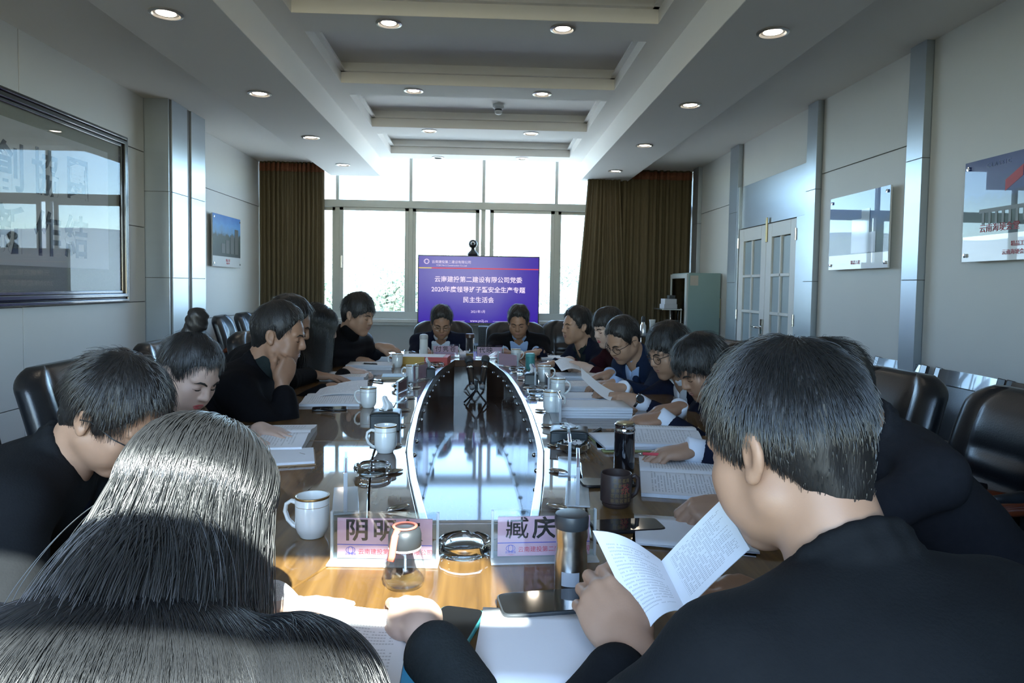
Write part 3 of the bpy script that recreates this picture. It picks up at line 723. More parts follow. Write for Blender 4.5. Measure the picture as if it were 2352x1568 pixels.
MB().box((-.50, -.22, .03), (.50, .40, .07)).build('stand_base', M['dark'], tv, bevel=.006)
for sx in (-.44, .44):
    for sy in (-.17, .35): MB().lathe([(0, -.012), (.03, -.012), (.03, .012), (0, .012)], 14, mat=tr(sx, sy, .03) @ rotm('Y', 90)).build('caster', M['black'], tv)
# equipment box on the stand's shelf
M['grille'] = pm('dark_perforated_metal', (0.035, 0.045, 0.055), 0.5, var=0.3, scale=120)
eb = empty('equipment_box', (.075, 7.98, .60)); tag(eb, 'dark perforated equipment box on the stand under the screen', 'equipment box')
MB().box((-.14, -.10, 0), (.17, .10, .225)).build('case', M['grille'], eb, bevel=.006)
hole = MB().lathe([(0, 0), (.005, 0), (.005, .002), (0, .002)], 8, mat=rotm('X', 90)).mesh('vent_hole')
for i in range(10):
    for j in range(5): place(hole, 'vent_hole', M['black'], eb, (-.10 + i * .025, -.1005, .05 + j * .03))
# camera on the screen
wcm = empty('conference_camera', (dep(1086, 585, 8.02).x, 8.02, TZ1)); tag(wcm, 'small black ball shaped video camera on top of the screen', 'camera')
MB().lathe([(.055, 0), (.065, .012), (.060, .03), (.035, .055), (.022, .07), (.018, .10), (0, .10)], 24).build('foot', M['black'], wcm, smooth=True)
hb = MB().lathe([(0, .085)] + [(.052 * math.sin(t), .137 - .052 * math.cos(t)) for t in lin(.2, 3.0, 12)] + [(0, .19)], 24).build('head', M['black'], wcm, smooth=True)
MB().lathe([(0, 0), (.022, 0), (.024, .012), (.018, .016), (0, .014)], 20, mat=tr(0, -.042, .14) @ rotm('X', 90)).build('lens', M['chrome'], hb, smooth=True)
MB().lathe([(0, 0), (.014, 0), (.012, .004), (0, .005)], 18, mat=tr(0, -.057, .14) @ rotm('X', 90)).build('lens_glass', M['dark'], hb, smooth=True)

# ---------------------------------------------------------------- glass cabinet, trolley and what stands on it
M['cabgreen'] = pm('grey_green_sheet_steel', (0.23, 0.33, 0.32), 0.4, var=0.05, scale=3, metal=0.1); M['smoke'] = glass_pane('smoked_cabinet_glass', (0.25, 0.27, 0.26))
cb_ = empty('glass_cabinet', (2.24, 7.44, 0)); tag(cb_, 'grey green steel cabinet with a glass door right of the curtain', 'cabinet')
CW, CD, CH = .36, .66, 1.478
MB().box((.0, 0, .02), (CW, .02, CH)).build('side_panel', M['cabgreen'], cb_, bevel=.004); MB().box((.0, CD - .02, .02), (CW, CD, CH)).build('side_panel', M['cabgreen'], cb_, bevel=.004)
MB().box((.0, .02, CH - .02), (CW, CD - .02, CH)).box((.0, .02, .02), (CW, CD - .02, .06)).build('top_and_bottom', M['cabgreen'], cb_); MB().box((CW - .01, .02, .06), (CW, CD - .02, CH - .02)).build('back_panel', M['cabgreen'], cb_)
for z in (.42, .78, 1.12): MB().box((.02, .02, z), (CW - .01, CD - .02, z + .012)).build('shelf', M['white'], cb_)
df = MB().box((-.02, .0, .04), (0, .07, CH - .01)).box((-.02, CD - .05, .04), (0, CD, CH - .01)).box((-.02, .07, .04), (0, CD - .05, .10)).box((-.02, .07, CH - .06), (0, CD - .05, CH - .01)).build('door', M['winframe'], cb_, bevel=.003)
MB().box((-.013, .07, .10), (-.008, CD - .05, CH - .06)).build('pane', M['smoke'], df); MB().box((-.04, .085, .72), (-.02, .10, .90)).build('handle', M['chrome'], df, bevel=.003)
MB().box((.02, -.0015, CH - .14), (.11, .0, CH - .03)).build('sticker', pm('beige_sticker', (0.45, 0.40, 0.35), 0.6), cb_)
sto = [(.10, .22, .792), (.22, .42, .792), (.10, .45, 1.132), (.22, .20, 1.132)]
for k, (x, y, z) in enumerate(sto):
    t_ = empty('storage_jar', (2.24 + x, 7.44 + y, z)); tag(t_, 'pale jar on the %s cabinet shelf, %s one' % (('middle', 'upper')[k // 2], ('nearer', 'farther')[k % 2 ^ (k // 2)]), 'jar', 'jars in the cabinet')
    MB().lathe([(0, 0), (.05, 0), (.055, .03), (.055, .12), (.04, .14), (0, .14)], 18).build('body', M['white'], t_, smooth=True, angle=40); MB().lathe([(.042, .14), (.042, .165), (0, .17)], 18).build('lid', M['dark'], t_, smooth=True, angle=40)
tro = empty('serving_trolley', (1.98, 7.72, 0)); tag(tro, 'chrome wire serving trolley left of the glass cabinet', 'trolley')
for sx in (-.23, .21):
    for sy in (-.2, .2): MB().tube([(sx, sy, .03), (sx, sy, 1.08 if sx > 0 else .80)], .009, 8).build('post', M['chrome'], tro, smooth=True)
for nm, z, x0 in (('shelf', .30, -.24), ('shelf', .755, -.24), ('top_shelf', 1.06, .0)):
    MB().box((x0, -.21, z), (.22, .21, z + .015)).build(nm, M['dark'] if z < 1 else M['steel'], tro, bevel=.003)
def on_trolley(name, px, z, Y, label, cat):
    p = at(px, 757, 1, Y); o = empty(name, (p.x, Y, z)); tag(o, label, cat); return o
o = on_trolley('vacuum_flask', 1477, .77, 7.62, 'slim chrome vacuum flask on the trolley beside the curtain', 'flask')
MB().lathe([(0, 0), (.034, 0), (.034, .11), (.022, .135), (.018, .15), (0, .15)], 18).build('body', M['chrome'], o, smooth=True, angle=40); MB().lathe([(.02, .15), (.022, .165), (.022, .20), (.015, .215), (0, .215)], 18).build('stopper', M['dark'], o, smooth=True, angle=40)
o = on_trolley('paper_cup_stack', 1498, .77, 7.62, 'stack of white paper cups on the trolley', 'cups')
MB().lathe([(0, 0), (.026, 0), (.03, .13), (.036, .17), (.036, .175), (.033, .175), (.028, .02), (0, .02)], 20).build('cup', M['white'], o, smooth=True, angle=40); MB().lathe([(.0365, .172), (.039, .174), (.0365, .178), (.034, .175)], 20, closed=True).build('rim', M['white'], o)
M['teal'] = pm('teal_enamel', (0.06, 0.26, 0.26), 0.3, var=0.05); M['gold'] = pm('gold_band', (0.62, 0.42, 0.16), 0.25, metal=0.9)
o = on_trolley('tea_tin', 1519, .77, 7.60, 'dark teal tea tin with a gilt lid on the trolley', 'tin')
MB().lathe([(0, 0), (.045, 0), (.045, .10), (0, .10)], 20).build('body', M['teal'], o, smooth=True, angle=40); MB().lathe([(.047, .10), (.047, .125), (.02, .13), (0, .13)], 20).build('lid', M['gold'], o, smooth=True, angle=40)
o = empty('carton_stack', (2.09, 7.70, 1.075)); tag(o, 'pale paper cartons stacked on the trolley top', 'cartons')
MB().box((-.07, -.1, 0), (.08, .1, .05)).build('carton', pm('pale_carton', (0.45, 0.46, 0.5), 0.7), o, bevel=.003); MB().box((-.06, -.09, .05), (.075, .09, .11)).build('carton', MATS['pale_carton'], o, bevel=.003); MB().box((.0, -.05, .11), (.07, .05, .15)).build('carton', M['dark'], o, bevel=.003)

# ---------------------------------------------------------------- pictures on the walls
def land_mat(name, stops, nscale=6.0, mixn=.25, rough=.08, coat=1.0):
    m = bpy.data.materials.new(name); m.use_nodes = True; t = m.node_tree; b = t.nodes['Principled BSDF']; b.inputs['Roughness'].default_value = .5; b.inputs['Coat Weight'].default_value = coat; b.inputs['Coat Roughness'].default_value = .01
    b.inputs['Coat IOR'].default_value = 1.32
    uv = _n(t, 'ShaderNodeUVMap'); sp = _n(t, 'ShaderNodeSeparateXYZ'); t.links.new(uv.outputs[0], sp.inputs[0])
    mp = _n(t, 'ShaderNodeMapping'); mp.inputs['Scale'].default_value = (1.6, 1, 1); t.links.new(uv.outputs[0], mp.inputs[0])
    no = _n(t, 'ShaderNodeTexNoise'); no.inputs['Scale'].default_value = nscale; no.inputs['Detail'].default_value = 8; t.links.new(mp.outputs[0], no.inputs['Vector'])
    ma = _n(t, 'ShaderNodeMath', operation='MULTIPLY_ADD'); t.links.new(no.outputs[0], ma.inputs[0]); ma.inputs[1].default_value = mixn; t.links.new(sp.outputs[1], ma.inputs[2])
    sb = _n(t, 'ShaderNodeMath', operation='SUBTRACT'); t.links.new(ma.outputs[0], sb.inputs[0]); sb.inputs[1].default_value = mixn / 2
    r_ = _n(t, 'ShaderNodeValToRGB'); e = r_.color_ramp.elements
    while len(e) < len(stops): e.new(.5)
    for i, (p_, c) in enumerate(stops): e[i].position = p_; e[i].color = list(c) + [1]
    t.links.new(sb.outputs[0], r_.inputs[0]); t.links.new(r_.outputs[0], b.inputs['Base Color'])
    return m
M['acr'] = pm('white_acrylic_board', (0.62, 0.64, 0.65), 0.35, coat=1.0, crough=.01, var=0.01); M['redprint'] = pm('red_print', (0.45, 0.03, 0.04), 0.5, var=0.05)
def poster(name, label, x, sgn, y0, y1, z0, z1, zimg, mat):
    o = empty(name, (x, 0, 0)); tag(o, label, 'poster')
    MB().box((min(0, sgn * .012), y0, z0), (max(0, sgn * .012), y1, z1)).build('board', M['acr'], o, bevel=.002)
    xx = sgn * .0128
    def fn(u, v): return (xx, (y0 + (y1 - y0) * u) if sgn > 0 else (y1 - (y1 - y0) * u), zimg + (z1 - zimg) * v)
    MB().grid(2, 2, fn, thick=.0006).build('print', mat, o)
    for yy in (y0 + .03, y1 - .03):
        for zz in (z0 + .035, z1 - .035):
            s_ = MB().lathe([(0, -.028), (.007, -.028), (.007, .004), (.011, .005), (.011, .009), (0, .011)], 14, mat=tr(sgn * .012, yy, zz) @ rotm('Y', 90 * sgn)).build('standoff', M['chrome'], o, smooth=True, angle=40)
    return o
RW, RE = (R(90), 0, R(90)), (R(90), 0, R(-90))
pl_ = poster('wall_poster', 'small landscape poster on the left wall past the metal column', XL + .045, 1, 7.02, 7.80, 1.456, 1.994, 1.565, land_mat('grove_print', [(0, (.004, .008, .004)), (.32, (.012, .03, .012)), (.5, (.03, .045, .03)), (.58, (.10, .24, .42)), (.75, (.08, .27, .60)), (1, (.03, .16, .50))], 5, .34))
for yy, h_ in ((7.42, .14), (7.55, .2), (7.68, .27), (7.30, .1)): MB().box((.0136, yy - .05, 1.60), (.0146, yy + .05, 1.60 + h_)).build('print_tower', pm('print_tower_brown', (.05, .045, .035), .5), pl_)
text_mesh('caption', '精品工程', .03, M['redprint'], pl_, (.0135, 7.43, 1.525), RW); text_mesh('caption', '精品工程', .022, M['redprint'], pl_, (.0135, 7.43, 1.495), RW)
p1 = poster('glass_poster', 'glossy poster of a dark tower on the right wall beside the door', XR - .045, -1, 4.275, 5.03, 1.455, 1.982, 1.56, land_mat('tower_print', [(0, (.05, .09, .08)), (.25, (.08, .13, .11)), (.45, (.05, .11, .2)), (.62, (.02, .10, .30)), (.8, (.015, .09, .33)), (1, (.01, .06, .28))], 4, .2))
for y0_, y1_, z1_ in ((4.50, 4.60, 1.86), (4.60, 4.72, 1.80), (4.42, 4.50, 1.70)): MB().box((-.0146, y0_, 1.565), (-.0136, y1_, z1_)).build('print_tower', pm('print_tower_dark', (.012, .014, .016), .4, coat=1.0), p1)
text_mesh('caption', '精品工程', .03, M['redprint'], p1, (-.0135, 4.66, 1.50), RE)
p2 = poster('flag_poster', 'large poster with a red flag on the right wall at the photo edge', XR - .045, -1, 2.80, 3.60, 1.465, 1.994, 1.60, land_mat('plaza_print', [(0, (.02, .035, .03)), (.2, (.07, .11, .09)), (.34, (.05, .08, .07)), (.45, (.02, .04, .07)), (.55, (.012, .05, .20)), (.8, (.008, .035, .20)), (1, (.006, .025, .17))], 7, .14))
pb = lambda px, py: at(px, py, 0, XR - .059)
q = pb(2331, 408); fg = MB(); fg.grid(6, 4, lambda u, v: (-.0138, q.y + .06 - u * .11, q.z - .055 + v * .055 + u * .06), thick=.001).build('flag', M['redprint'], p2)
for k in range(9):
    yy = 3.45 - k * .045; MB().box((-.0146, yy - .008, 1.655), (-.0136, yy + .008, 1.72)).build('print_pillar', pm('print_pale', (.25, .28, .28), .5), p2)
MB().box((-.0142, 2.95, 1.715), (-.0136, 3.48, 1.735)).build('print_roof', MATS['print_pale'], p2)
text_mesh('lettering', 'C L A S S I C', .03, pm('print_faint', (.10, .14, .28), .5), p2, (-.0138, 3.36, 1.955), RE)
text_mesh('caption', '云南海埂会堂', .045, M['redprint'], p2, (-.0138, 3.34, 1.632), RE); text_mesh('caption', '精品工程', .028, M['redprint'], p2, (-.0138, 3.20, 1.545), RE); text_mesh('caption', '云南海埂会议中心', .028, M['redprint'], p2, (-.0138, 3.20, 1.505), RE)
# framed calligraphy
M['frame'] = pm('black_moulded_frame', (0.012, 0.010, 0.010), 0.22, coat=0.6, var=0.1); M['silk'] = pm('olive_grey_silk_mount', (0.24, 0.235, 0.19), 0.7, var=0.2, scale=140); M['xuan'] = pm('rice_paper', (0.50, 0.49, 0.48), 0.8, var=0.03); M['ink'] = pm('calligraphy_ink', (0.006, 0.007, 0.009), 0.6)
fr = empty('framed_calligraphy', (XL + .014, 0, 0)); tag(fr, 'large black framed calligraphy behind glass on the left wall', 'picture')
FY0, FY1, FZ0, FZ1 = 3.00, 5.405, 1.137, 2.39
for nm, (y0, y1, z0, z1), ax in (('frame_rail', (FY0, FY1, FZ1 - .085, FZ1), 'y'), ('frame_rail', (FY0, FY1, FZ0, FZ0 + .085), 'y'), ('frame_stile', (FY0, FY0 + .085, FZ0, FZ1), 'z'), ('frame_stile', (FY1 - .085, FY1, FZ0, FZ1), 'z')):
    m = MB()
    if ax == 'y':
        out_ = z1 > 2
        for k, (a0, a1, h) in enumerate(((0, .022, .042), (.022, .034, .030), (.034, .062, .05), (.062, .085, .034))):
            zz = (z1 - a1, z1 - a0) if out_ else (z0 + a0, z0 + a1)
            yi = a0 * .95; m.box((0, y0 + yi, zz[0]), (h, y1 - yi, zz[1]))
    else:
        out_ = y1 > 5
        for a0, a1, h in ((0, .022, .042), (.022, .034, .030), (.034, .062, .05), (.062, .085, .034)):
            yy = (y1 - a1, y1 - a0) if out_ else (y0 + a0, y0 + a1)
            m.box((0, yy[0], z0 + a0), (h - .0005, yy[1], z1 - a0))
    m.build(nm, M['frame'], fr, bevel=.005)
MB().box((0, FY0 + .05, FZ0 + .05), (.010, FY1 - .05, FZ1 - .05)).build('mount', M['silk'], fr)
MB().box((.010, FY0 + .24, FZ0 + .24), (.012, FY1 - .235, FZ1 - .16)).build('paper', M['xuan'], fr)
MB().box((.026, FY0 + .07, FZ0 + .07), (.029, FY1 - .07, FZ1 - .07)).build('glass', glass_pane('picture_glass', (.96, .97, .97), 0.0, 0.42), fr)
pc = lambda px, py: at(px, py, 0, XL + .03)
for ch, (px, py) in {'團': (180, 418), '結': (178, 552), '協': (107, 405), '作': (112, 545), '創': (24, 390), '新': (24, 535)}.items():
    q = pc(px, py); text_mesh('calligraphy', ch, .30, M['ink'], fr, (.0128, q.y, q.z), RW, offset=.006, sx=.92)
# ================================================================== PEOPLE
import openvdb as vdb
def lin(a, b, n): return [a + (b - a) * i / n for i in range(n + 1)]
class Field:
    """a distance field on a grid; shapes melt into one continuous surface"""
    def __init__(s, lo, hi, h):
        s.lo = np.array(lo, np.float64); s.h = h
        s.n = np.ceil((np.array(hi, float) - s.lo) / h).astype(int) + 1
        s.ax = [(s.lo[i] + h * np.arange(s.n[i])).astype(np.float32) for i in range(3)]
        s.D = np.full(tuple(s.n), 1.0, np.float32)
    def sl(s, lo, hi):
        r = []
        for i in range(3):
            a = max(0, int(math.floor((lo[i] - s.lo[i]) / s.h))); b = min(int(s.n[i]), int(math.ceil((hi[i] - s.lo[i]) / s.h)) + 1)
            if b <= a: return None
            r.append(slice(a, b))
        return tuple(r)
    def xyz(s, q): return s.ax[0][q[0]][:, None, None], s.ax[1][q[1]][None, :, None], s.ax[2][q[2]][None, None, :]
    def put(s, q, d, k, op):
        A = s.D[q]
        if op == '+':
            hh = np.clip(.5 + .5 * (A - d) / k, 0, 1); s.D[q] = A * (1 - hh) + d * hh - k * hh * (1 - hh)
        else:
            d = -d; hh = np.clip(.5 + .5 * (d - A) / k, 0, 1); s.D[q] = A * (1 - hh) + d * hh + k * hh * (1 - hh)
    def ell(s, c, r, M3=None, k=.02, op='+'):
        r = np.array(r, float); m = (max(r) if M3 is not None else r) + k + 3 * s.h
        q = s.sl(np.array(c) - m, np.array(c) + m)
        if q is None: return s
        X, Y, Z = s.xyz(q); x, y, z = X - c[0], Y - c[1], Z - c[2]
        if M3 is not None:
            a = np.asarray(M3); x, y, z = a[0][0] * x + a[0][1] * y + a[0][2] * z, a[1][0] * x + a[1][1] * y + a[1][2] * z, a[2][0] * x + a[2][1] * y + a[2][2] * z
        k0 = np.sqrt((x / r[0]) ** 2 + (y / r[1]) ** 2 + (z / r[2]) ** 2); k1 = np.sqrt((x / r[0] ** 2) ** 2 + (y / r[1] ** 2) ** 2 + (z / r[2] ** 2) ** 2)
        s.put(q, (k0 * (k0 - 1) / np.maximum(k1, 1e-6)).astype(np.float32), k, op); return s
    def cone(s, a, b, r1, r2, k=.02, op='+', flat=None):
        a = np.array(a, float); b = np.array(b, float); m = max(r1, r2) + k + 3 * s.h
        q = s.sl(np.minimum(a, b) - m, np.maximum(a, b) + m)
        if q is None: return s
        X, Y, Z = s.xyz(q); ab = b - a; L2 = max(ab @ ab, 1e-12)
        px, py, pz = X - a[0], Y - a[1], Z - a[2]
        t = np.clip((px * ab[0] + py * ab[1] + pz * ab[2]) / L2, 0, 1)
        vx, vy, vz = px - t * ab[0], py - t * ab[1], pz - t * ab[2]
        if flat is not None:
            nn, f = flat; nn = np.array(nn, float); e = (vx * nn[0] + vy * nn[1] + vz * nn[2]) * (f - 1); vx = vx + nn[0] * e; vy = vy + nn[1] * e; vz = vz + nn[2] * e
        d = np.sqrt(vx * vx + vy * vy + vz * vz) - (r1 + (r2 - r1) * t)
        s.put(q, d.astype(np.float32), k, op); return s
    def fn(s, f, k=.004, op='-', lo=None, hi=None):
        q = s.sl(lo if lo is not None else s.lo, hi if hi is not None else s.lo + s.h * s.n)
        if q is None: return s
        s.put(q, f(*s.xyz(q)).astype(np.float32), k, op); return s
    def mesh(s):
        g = vdb.FloatGrid(3 * s.h); g.copyFromArray(np.clip(s.D, -3 * s.h, 3 * s.h), tolerance=1e-5)
        p, t, q = g.convertToPolygons(isovalue=0.0, adaptivity=0.0) if False else (None, None, None)
        p, q = g.convertToQuads(isovalue=0.0)
        return (np.asarray(p, float) * s.h + s.lo), np.asarray(q)[:, ::-1]
class XF:
    """draws into a Field through a rotated, scaled frame"""
    def __init__(s, F, Rm, c, k=1.0): s.F = F; s.R = Rm; s.c = c; s.s = k; s.h = F.h
    def P(s, p): return s.R @ (np.array(p, float) * s.s) + s.c
    def ell(s, c, r, M3=None, k=.02, op='+'):
        A = s.R.T if M3 is None else np.asarray(M3) @ s.R.T
        s.F.ell(s.P(c), np.array(r) * s.s, A, k * s.s, op); return s
    def cone(s, a, b, r1, r2, k=.02, op='+', flat=None):
        s.F.cone(s.P(a), s.P(b), r1 * s.s, r2 * s.s, k * s.s, op, None if flat is None else (s.R @ np.array(flat[0], float), flat[1])); return s
def mesh_obj(name, parts, mat, parent, smooth=True):
    vs = []; fs = []; o = 0
    for p, q in parts:
        vs.append(p); fs.append(q + o); o += len(p)
    V = np.concatenate(vs); Fq = np.concatenate(fs)
    me = bpy.data.meshes.new(name); me.vertices.add(len(V)); me.vertices.foreach_set('co', V.astype(np.float32).ravel())
    me.loops.add(Fq.size); me.loops.foreach_set('vertex_index', Fq.astype(np.int32).ravel())
    me.polygons.add(len(Fq)); me.polygons.foreach_set('loop_start', np.arange(0, Fq.size, 4, dtype=np.int32))
    if smooth: me.polygons.foreach_set('use_smooth', np.ones(len(Fq), bool))
    me.update(calc_edges=True); me.validate()
    ob = bpy.data.objects.new(name, me); COL.objects.link(ob); me.materials.append(mat); ob.parent = parent
    return ob
def strands_obj(name, P, rad, mat, parent):
    """P: (n, m, 3) strand points; real hair strands with thickness"""
    n, m_, _ = P.shape
    h = bpy.data.hair_curves.new(name); h.add_curves([m_] * n)
    h.attributes['position'].data.foreach_set('vector', P.astype(np.float32).ravel())
    ra = h.attributes.get('radius') or h.attributes.new('radius', 'FLOAT', 'POINT')
    rr_ = rad * np.linspace(1, .45, m_)[None, :] * np.ones((n, 1)); ra.data.foreach_set('value', rr_.astype(np.float32).ravel())
    h.materials.append(mat); o = bpy.data.objects.new(name, h); COL.objects.link(o); o.parent = parent; o['kind'] = 'stuff'
    return o
def V3(*a): return np.array(a, float)
def nz(v): return v / max(1e-9, np.linalg.norm(v))
def frame(yaw, pitch=0, roll=0):
    """columns right, front, up; yaw 0 looks along +Y, counter-clockwise; pitch > 0 looks down"""
    m = Matrix.Rotation(R(yaw), 3, 'Z') @ Matrix.Rotation(R(-pitch), 3, 'X') @ Matrix.Rotation(R(roll), 3, 'Y')
    return np.array(m)
def skin(name, c): return pm(name, c, 0.48, var=0.10, scale=35, bump=0.03, bscale=420, spec=0.4)
M['skin_m'] = skin('tan_skin', (0.40, 0.235, 0.155)); M['skin_d'] = skin('dark_tan_skin', (0.34, 0.185, 0.115)); M['skin_f'] = skin('fair_skin', (0.56, 0.39, 0.31))
M['lip_m'] = pm('lips_brown', (0.30, 0.13, 0.10), 0.45); M['lip_f'] = pm('lips_red', (0.42, 0.08, 0.08), 0.4)
M['hairm'] = pm('black_hair', (0.010, 0.009, 0.009), 0.52, var=0.3, scale=60, stretch=(1, 1, .2), spec=0.5, bump=0.15, bscale=300); M['strand'] = pm('black_hair_strands', (0.016, 0.017, 0.019), 0.29, var=0.3, scale=30, spec=1.0)
M['brow'] = pm('eyebrow_hair', (0.015, 0.012, 0.010), 0.7); M['eye'] = pm('eye_dark', (0.01, 0.008, 0.008), 0.15)
M['shirtw'] = pm('white_shirt_cloth', (0.70, 0.72, 0.78), 0.8, var=0.03); M['shirtb'] = pm('pale_blue_shirt_cloth', (0.33, 0.45, 0.68), 0.8, var=0.04)
def cloth(name, c, sc=60, b=0.12, rough=0.9, sheen=0.0): return pm(name, [x * .62 for x in c], rough, var=0.15, scale=sc, bump=b, bscale=240, sheen=sheen, spec=0.14)
HANDP = {'point': ((18, 22, 10), (48, 55, 25), (62, 66, 30), (70, 68, 30)), 'flat': ((8, 8, 5), (6, 8, 5), (8, 8, 5), (10, 10, 6)), 'relax': ((22, 25, 15), (26, 30, 18), (30, 34, 18), (34, 36, 20)), 'pen': ((48, 48, 18), (58, 58, 25), (68, 66, 30), (72, 68, 30)),
         'hold': ((35, 45, 20), (38, 48, 20), (42, 50, 22), (45, 50, 22)), 'fist': ((75, 85, 45), (78, 88, 45), (80, 88, 45), (82, 88, 45)), 'curl': ((40, 60, 30), (45, 65, 30), (50, 68, 30), (55, 68, 30))}
THUMB = {'point': (.18, .85, -.45), 'flat': (.75, .62, -.12), 'relax': (.55, .78, -.25), 'pen': (.12, .80, -.60), 'hold': (.25, .95, -.10), 'fist': (.1, .7, -.62), 'curl': (.3, .85, -.4)}
def hand_into(F0, side, pose, w, d, n, s=1.0):
    """a hand whose wrist is at w, fingers along d, back of the hand towards n"""
    d = nz(V3(*d)); n = V3(*n); n = nz(n - d * (n @ d)); F = XF(F0, np.array([np.cross(d, n), d, n]).T, V3(*w), s)
    tx = -1 if side == 'R' else 1
    F.cone((0, -.012, 0), (0, .015, 0), .027, .028, .01, flat=((0, 0, 1), 1.30))
    F.ell((0, .052, 0), (.041, .055, .0165), k=.014); F.ell((tx * .024, .036, -.010), (.020, .036, .018), k=.012); F.ell((-tx * .024, .045, -.006), (.016, .040, .014), k=.012)
    base = [(tx * .028, .090, .001), (tx * .0095, .096, .002), (-tx * .0095, .092, .001), (-tx * .027, .082, -.001)]
    lens = [(.042, .026, .021), (.046, .029, .022), (.042, .027, .021), (.033, .021, .018)]; rad = [.0098, .0100, .0095, .0085]; spl = [6, 1, -4, -9]
    for i in range(4):
        p = V3(*base[i]); ang = 0; q0 = p - V3(0, .03, .002)
        F.cone(q0, p, .011, rad[i], .008)
        for j in range(3):
            ang += HANDP[pose][i][j]; sp = R(spl[i]) * (-tx) * (1 if pose in ('flat', 'relax') else .4)
            d = V3(math.sin(-sp) * math.cos(R(ang)) , math.cos(sp) * math.cos(R(ang)), -math.sin(R(ang))); e = p + d * lens[i][j]
            F.cone(p, e, rad[i] * (1 - .07 * j), rad[i] * (1 - .07 * (j + 1)), .003); p = e
    td = THUMB[pose]; d = nz(V3(tx * td[0], td[1], td[2])); p = V3(tx * .026, .020, -.008)
    for L, r1, r2 in ((.045, .0150, .0125), (.034, .0122, .0105), (.027, .0108, .0090)):
        e = p + d * L; F.cone(p, e, r1, r2, .006); p = e; d = nz(d + V3(-tx * .10, .06, -.06))
def head_into(F, f, nb):
    """f: 'm' or 'f'; nb: neck base in head coordinates"""
    w = 1.0 if f == 'm' else .94
    F.cone((0, -.030, -.05), (nb[0], nb[1], nb[2]), .054 * w, .062 * w, .02); F.cone((0, -.01, -.07), (nb[0] * .8, nb[1] * .8 + .01, nb[2] * .85), .045 * w, .05 * w, .02)
    F.ell((0, -.012, .030), (.074 * w, .096, .084), k=.02)
    F.ell((0, .036, -.030), (.060 * w, .056, .080), k=.03); F.ell((0, .030, .030), (.060 * w, .058, .050), k=.02)
    F.cone((-.050 * w, .005, -.058), (-.012, .068, -.098), .021, .019, .03); F.cone((.050 * w, .005, -.058), (.012, .068, -.098), .021, .019, .03)
    F.ell((0, .070, -.098), (.022, .018, .016), k=.02)
    for sg in (-1, 1):
        F.ell((sg * .042 * w, .062, -.022), (.022, .020, .018), k=.025)                       # cheekbones
        F.cone((sg * .012, .089, .021), (sg * .046, .076, .021), .009, .007, .012)            # brow ridge
        F.ell((sg * .031, .100, .002), (.017, .014, .011), k=.012, op='-')                    # eye sockets
        F.ell((sg * .031, .0795, .001), (.0150, .0110, .0105), k=.004)                        # lids over the eyeballs
        F.ell((sg * .0105, .0975, -.031), (.0075, .009, .0070), k=.006)                       # nostril wings
        a = R(14) * sg; m3 = [[math.cos(a), math.sin(a), 0], [-math.sin(a), math.cos(a), 0], [0, 0, 1]]
        t = R(-14); m4 = np.array([[1, 0, 0], [0, math.cos(t), -math.sin(t)], [0, math.sin(t), math.cos(t)]]) @ np.array(m3)
        F.ell((sg * .0795 * w, -.012, -.006), (.0080, .018, .029), m4, k=.006); F.ell((sg * .0865 * w, -.007, -.003), (.0065, .0110, .019), m4, k=.004, op='-'); F.ell((sg * .079 * w, -.002, -.030), (.007, .010, .010), k=.006)
    F.cone((0, .089, .016), (0, .1065, -.024), .0085, .0115, .010); F.ell((0, .104, -.028), (.0105, .0105, .0090), k=.008)
    F.ell((0, .084, -.060), (.030, .014, .018), k=.018)
    for sg in (-1, 1): F.ell((sg * .036 * w, .058, -.052), (.026, .026, .030), k=.03)
    F.cone((-.020, .090, -.0585), (.020, .090, -.0585), .0042, .0042, .006); F.cone((-.016, .0905, -.0685), (.016, .0905, -.0685), .0052, .0052, .006)
    F.cone((-.021, .0985, -.0635), (.021, .0985, -.0635), .0018, .0018, .003, op='-')
def face_y(X_, x, z):
    F = X_.F; ys = np.linspace(.14, .03, 90); p = (np.stack([np.full(90, x), ys, np.full(90, z)], 1) * X_.s) @ X_.R.T + X_.c
    ix = np.clip(np.round((p - F.lo) / F.h).astype(int), 0, F.n - 1); dd = F.D[ix[:, 0], ix[:, 1], ix[:, 2]]; j = np.where(dd < F.h * .25)[0]
    return ys[j[0]] if len(j) else .09
HL = {'short': ([-.13, -.085, -.05, -.030, -.018, .000, .012, .024, .032, .050, .070, .085, .13], [-.098, -.096, -.078, -.048, -.004, .012, -.026, -.034, .010, .050, .080, .088, .088]),
      'fringe': ([-.13, -.085, -.05, -.030, -.018, .000, .012, .024, .032, .050, .070, .085, .13], [-.098, -.094, -.072, -.040, -.004, .006, -.022, -.030, -.006, .022, .036, .040, .040]),
      'bob': ([-.13, -.085, -.03, .0, .02, .035, .050, .070, .085, .13], [-.10, -.10, -.09, -.075, -.06, -.03, .012, .030, .032, .032]),
      'bun': ([-.13, -.085, -.05, -.030, -.018, .000, .014, .026, .034, .050, .070, .085, .13], [-.070, -.066, -.040, -.012, .012, .016, .004, -.016, .024, .056, .078, .086, .086])}
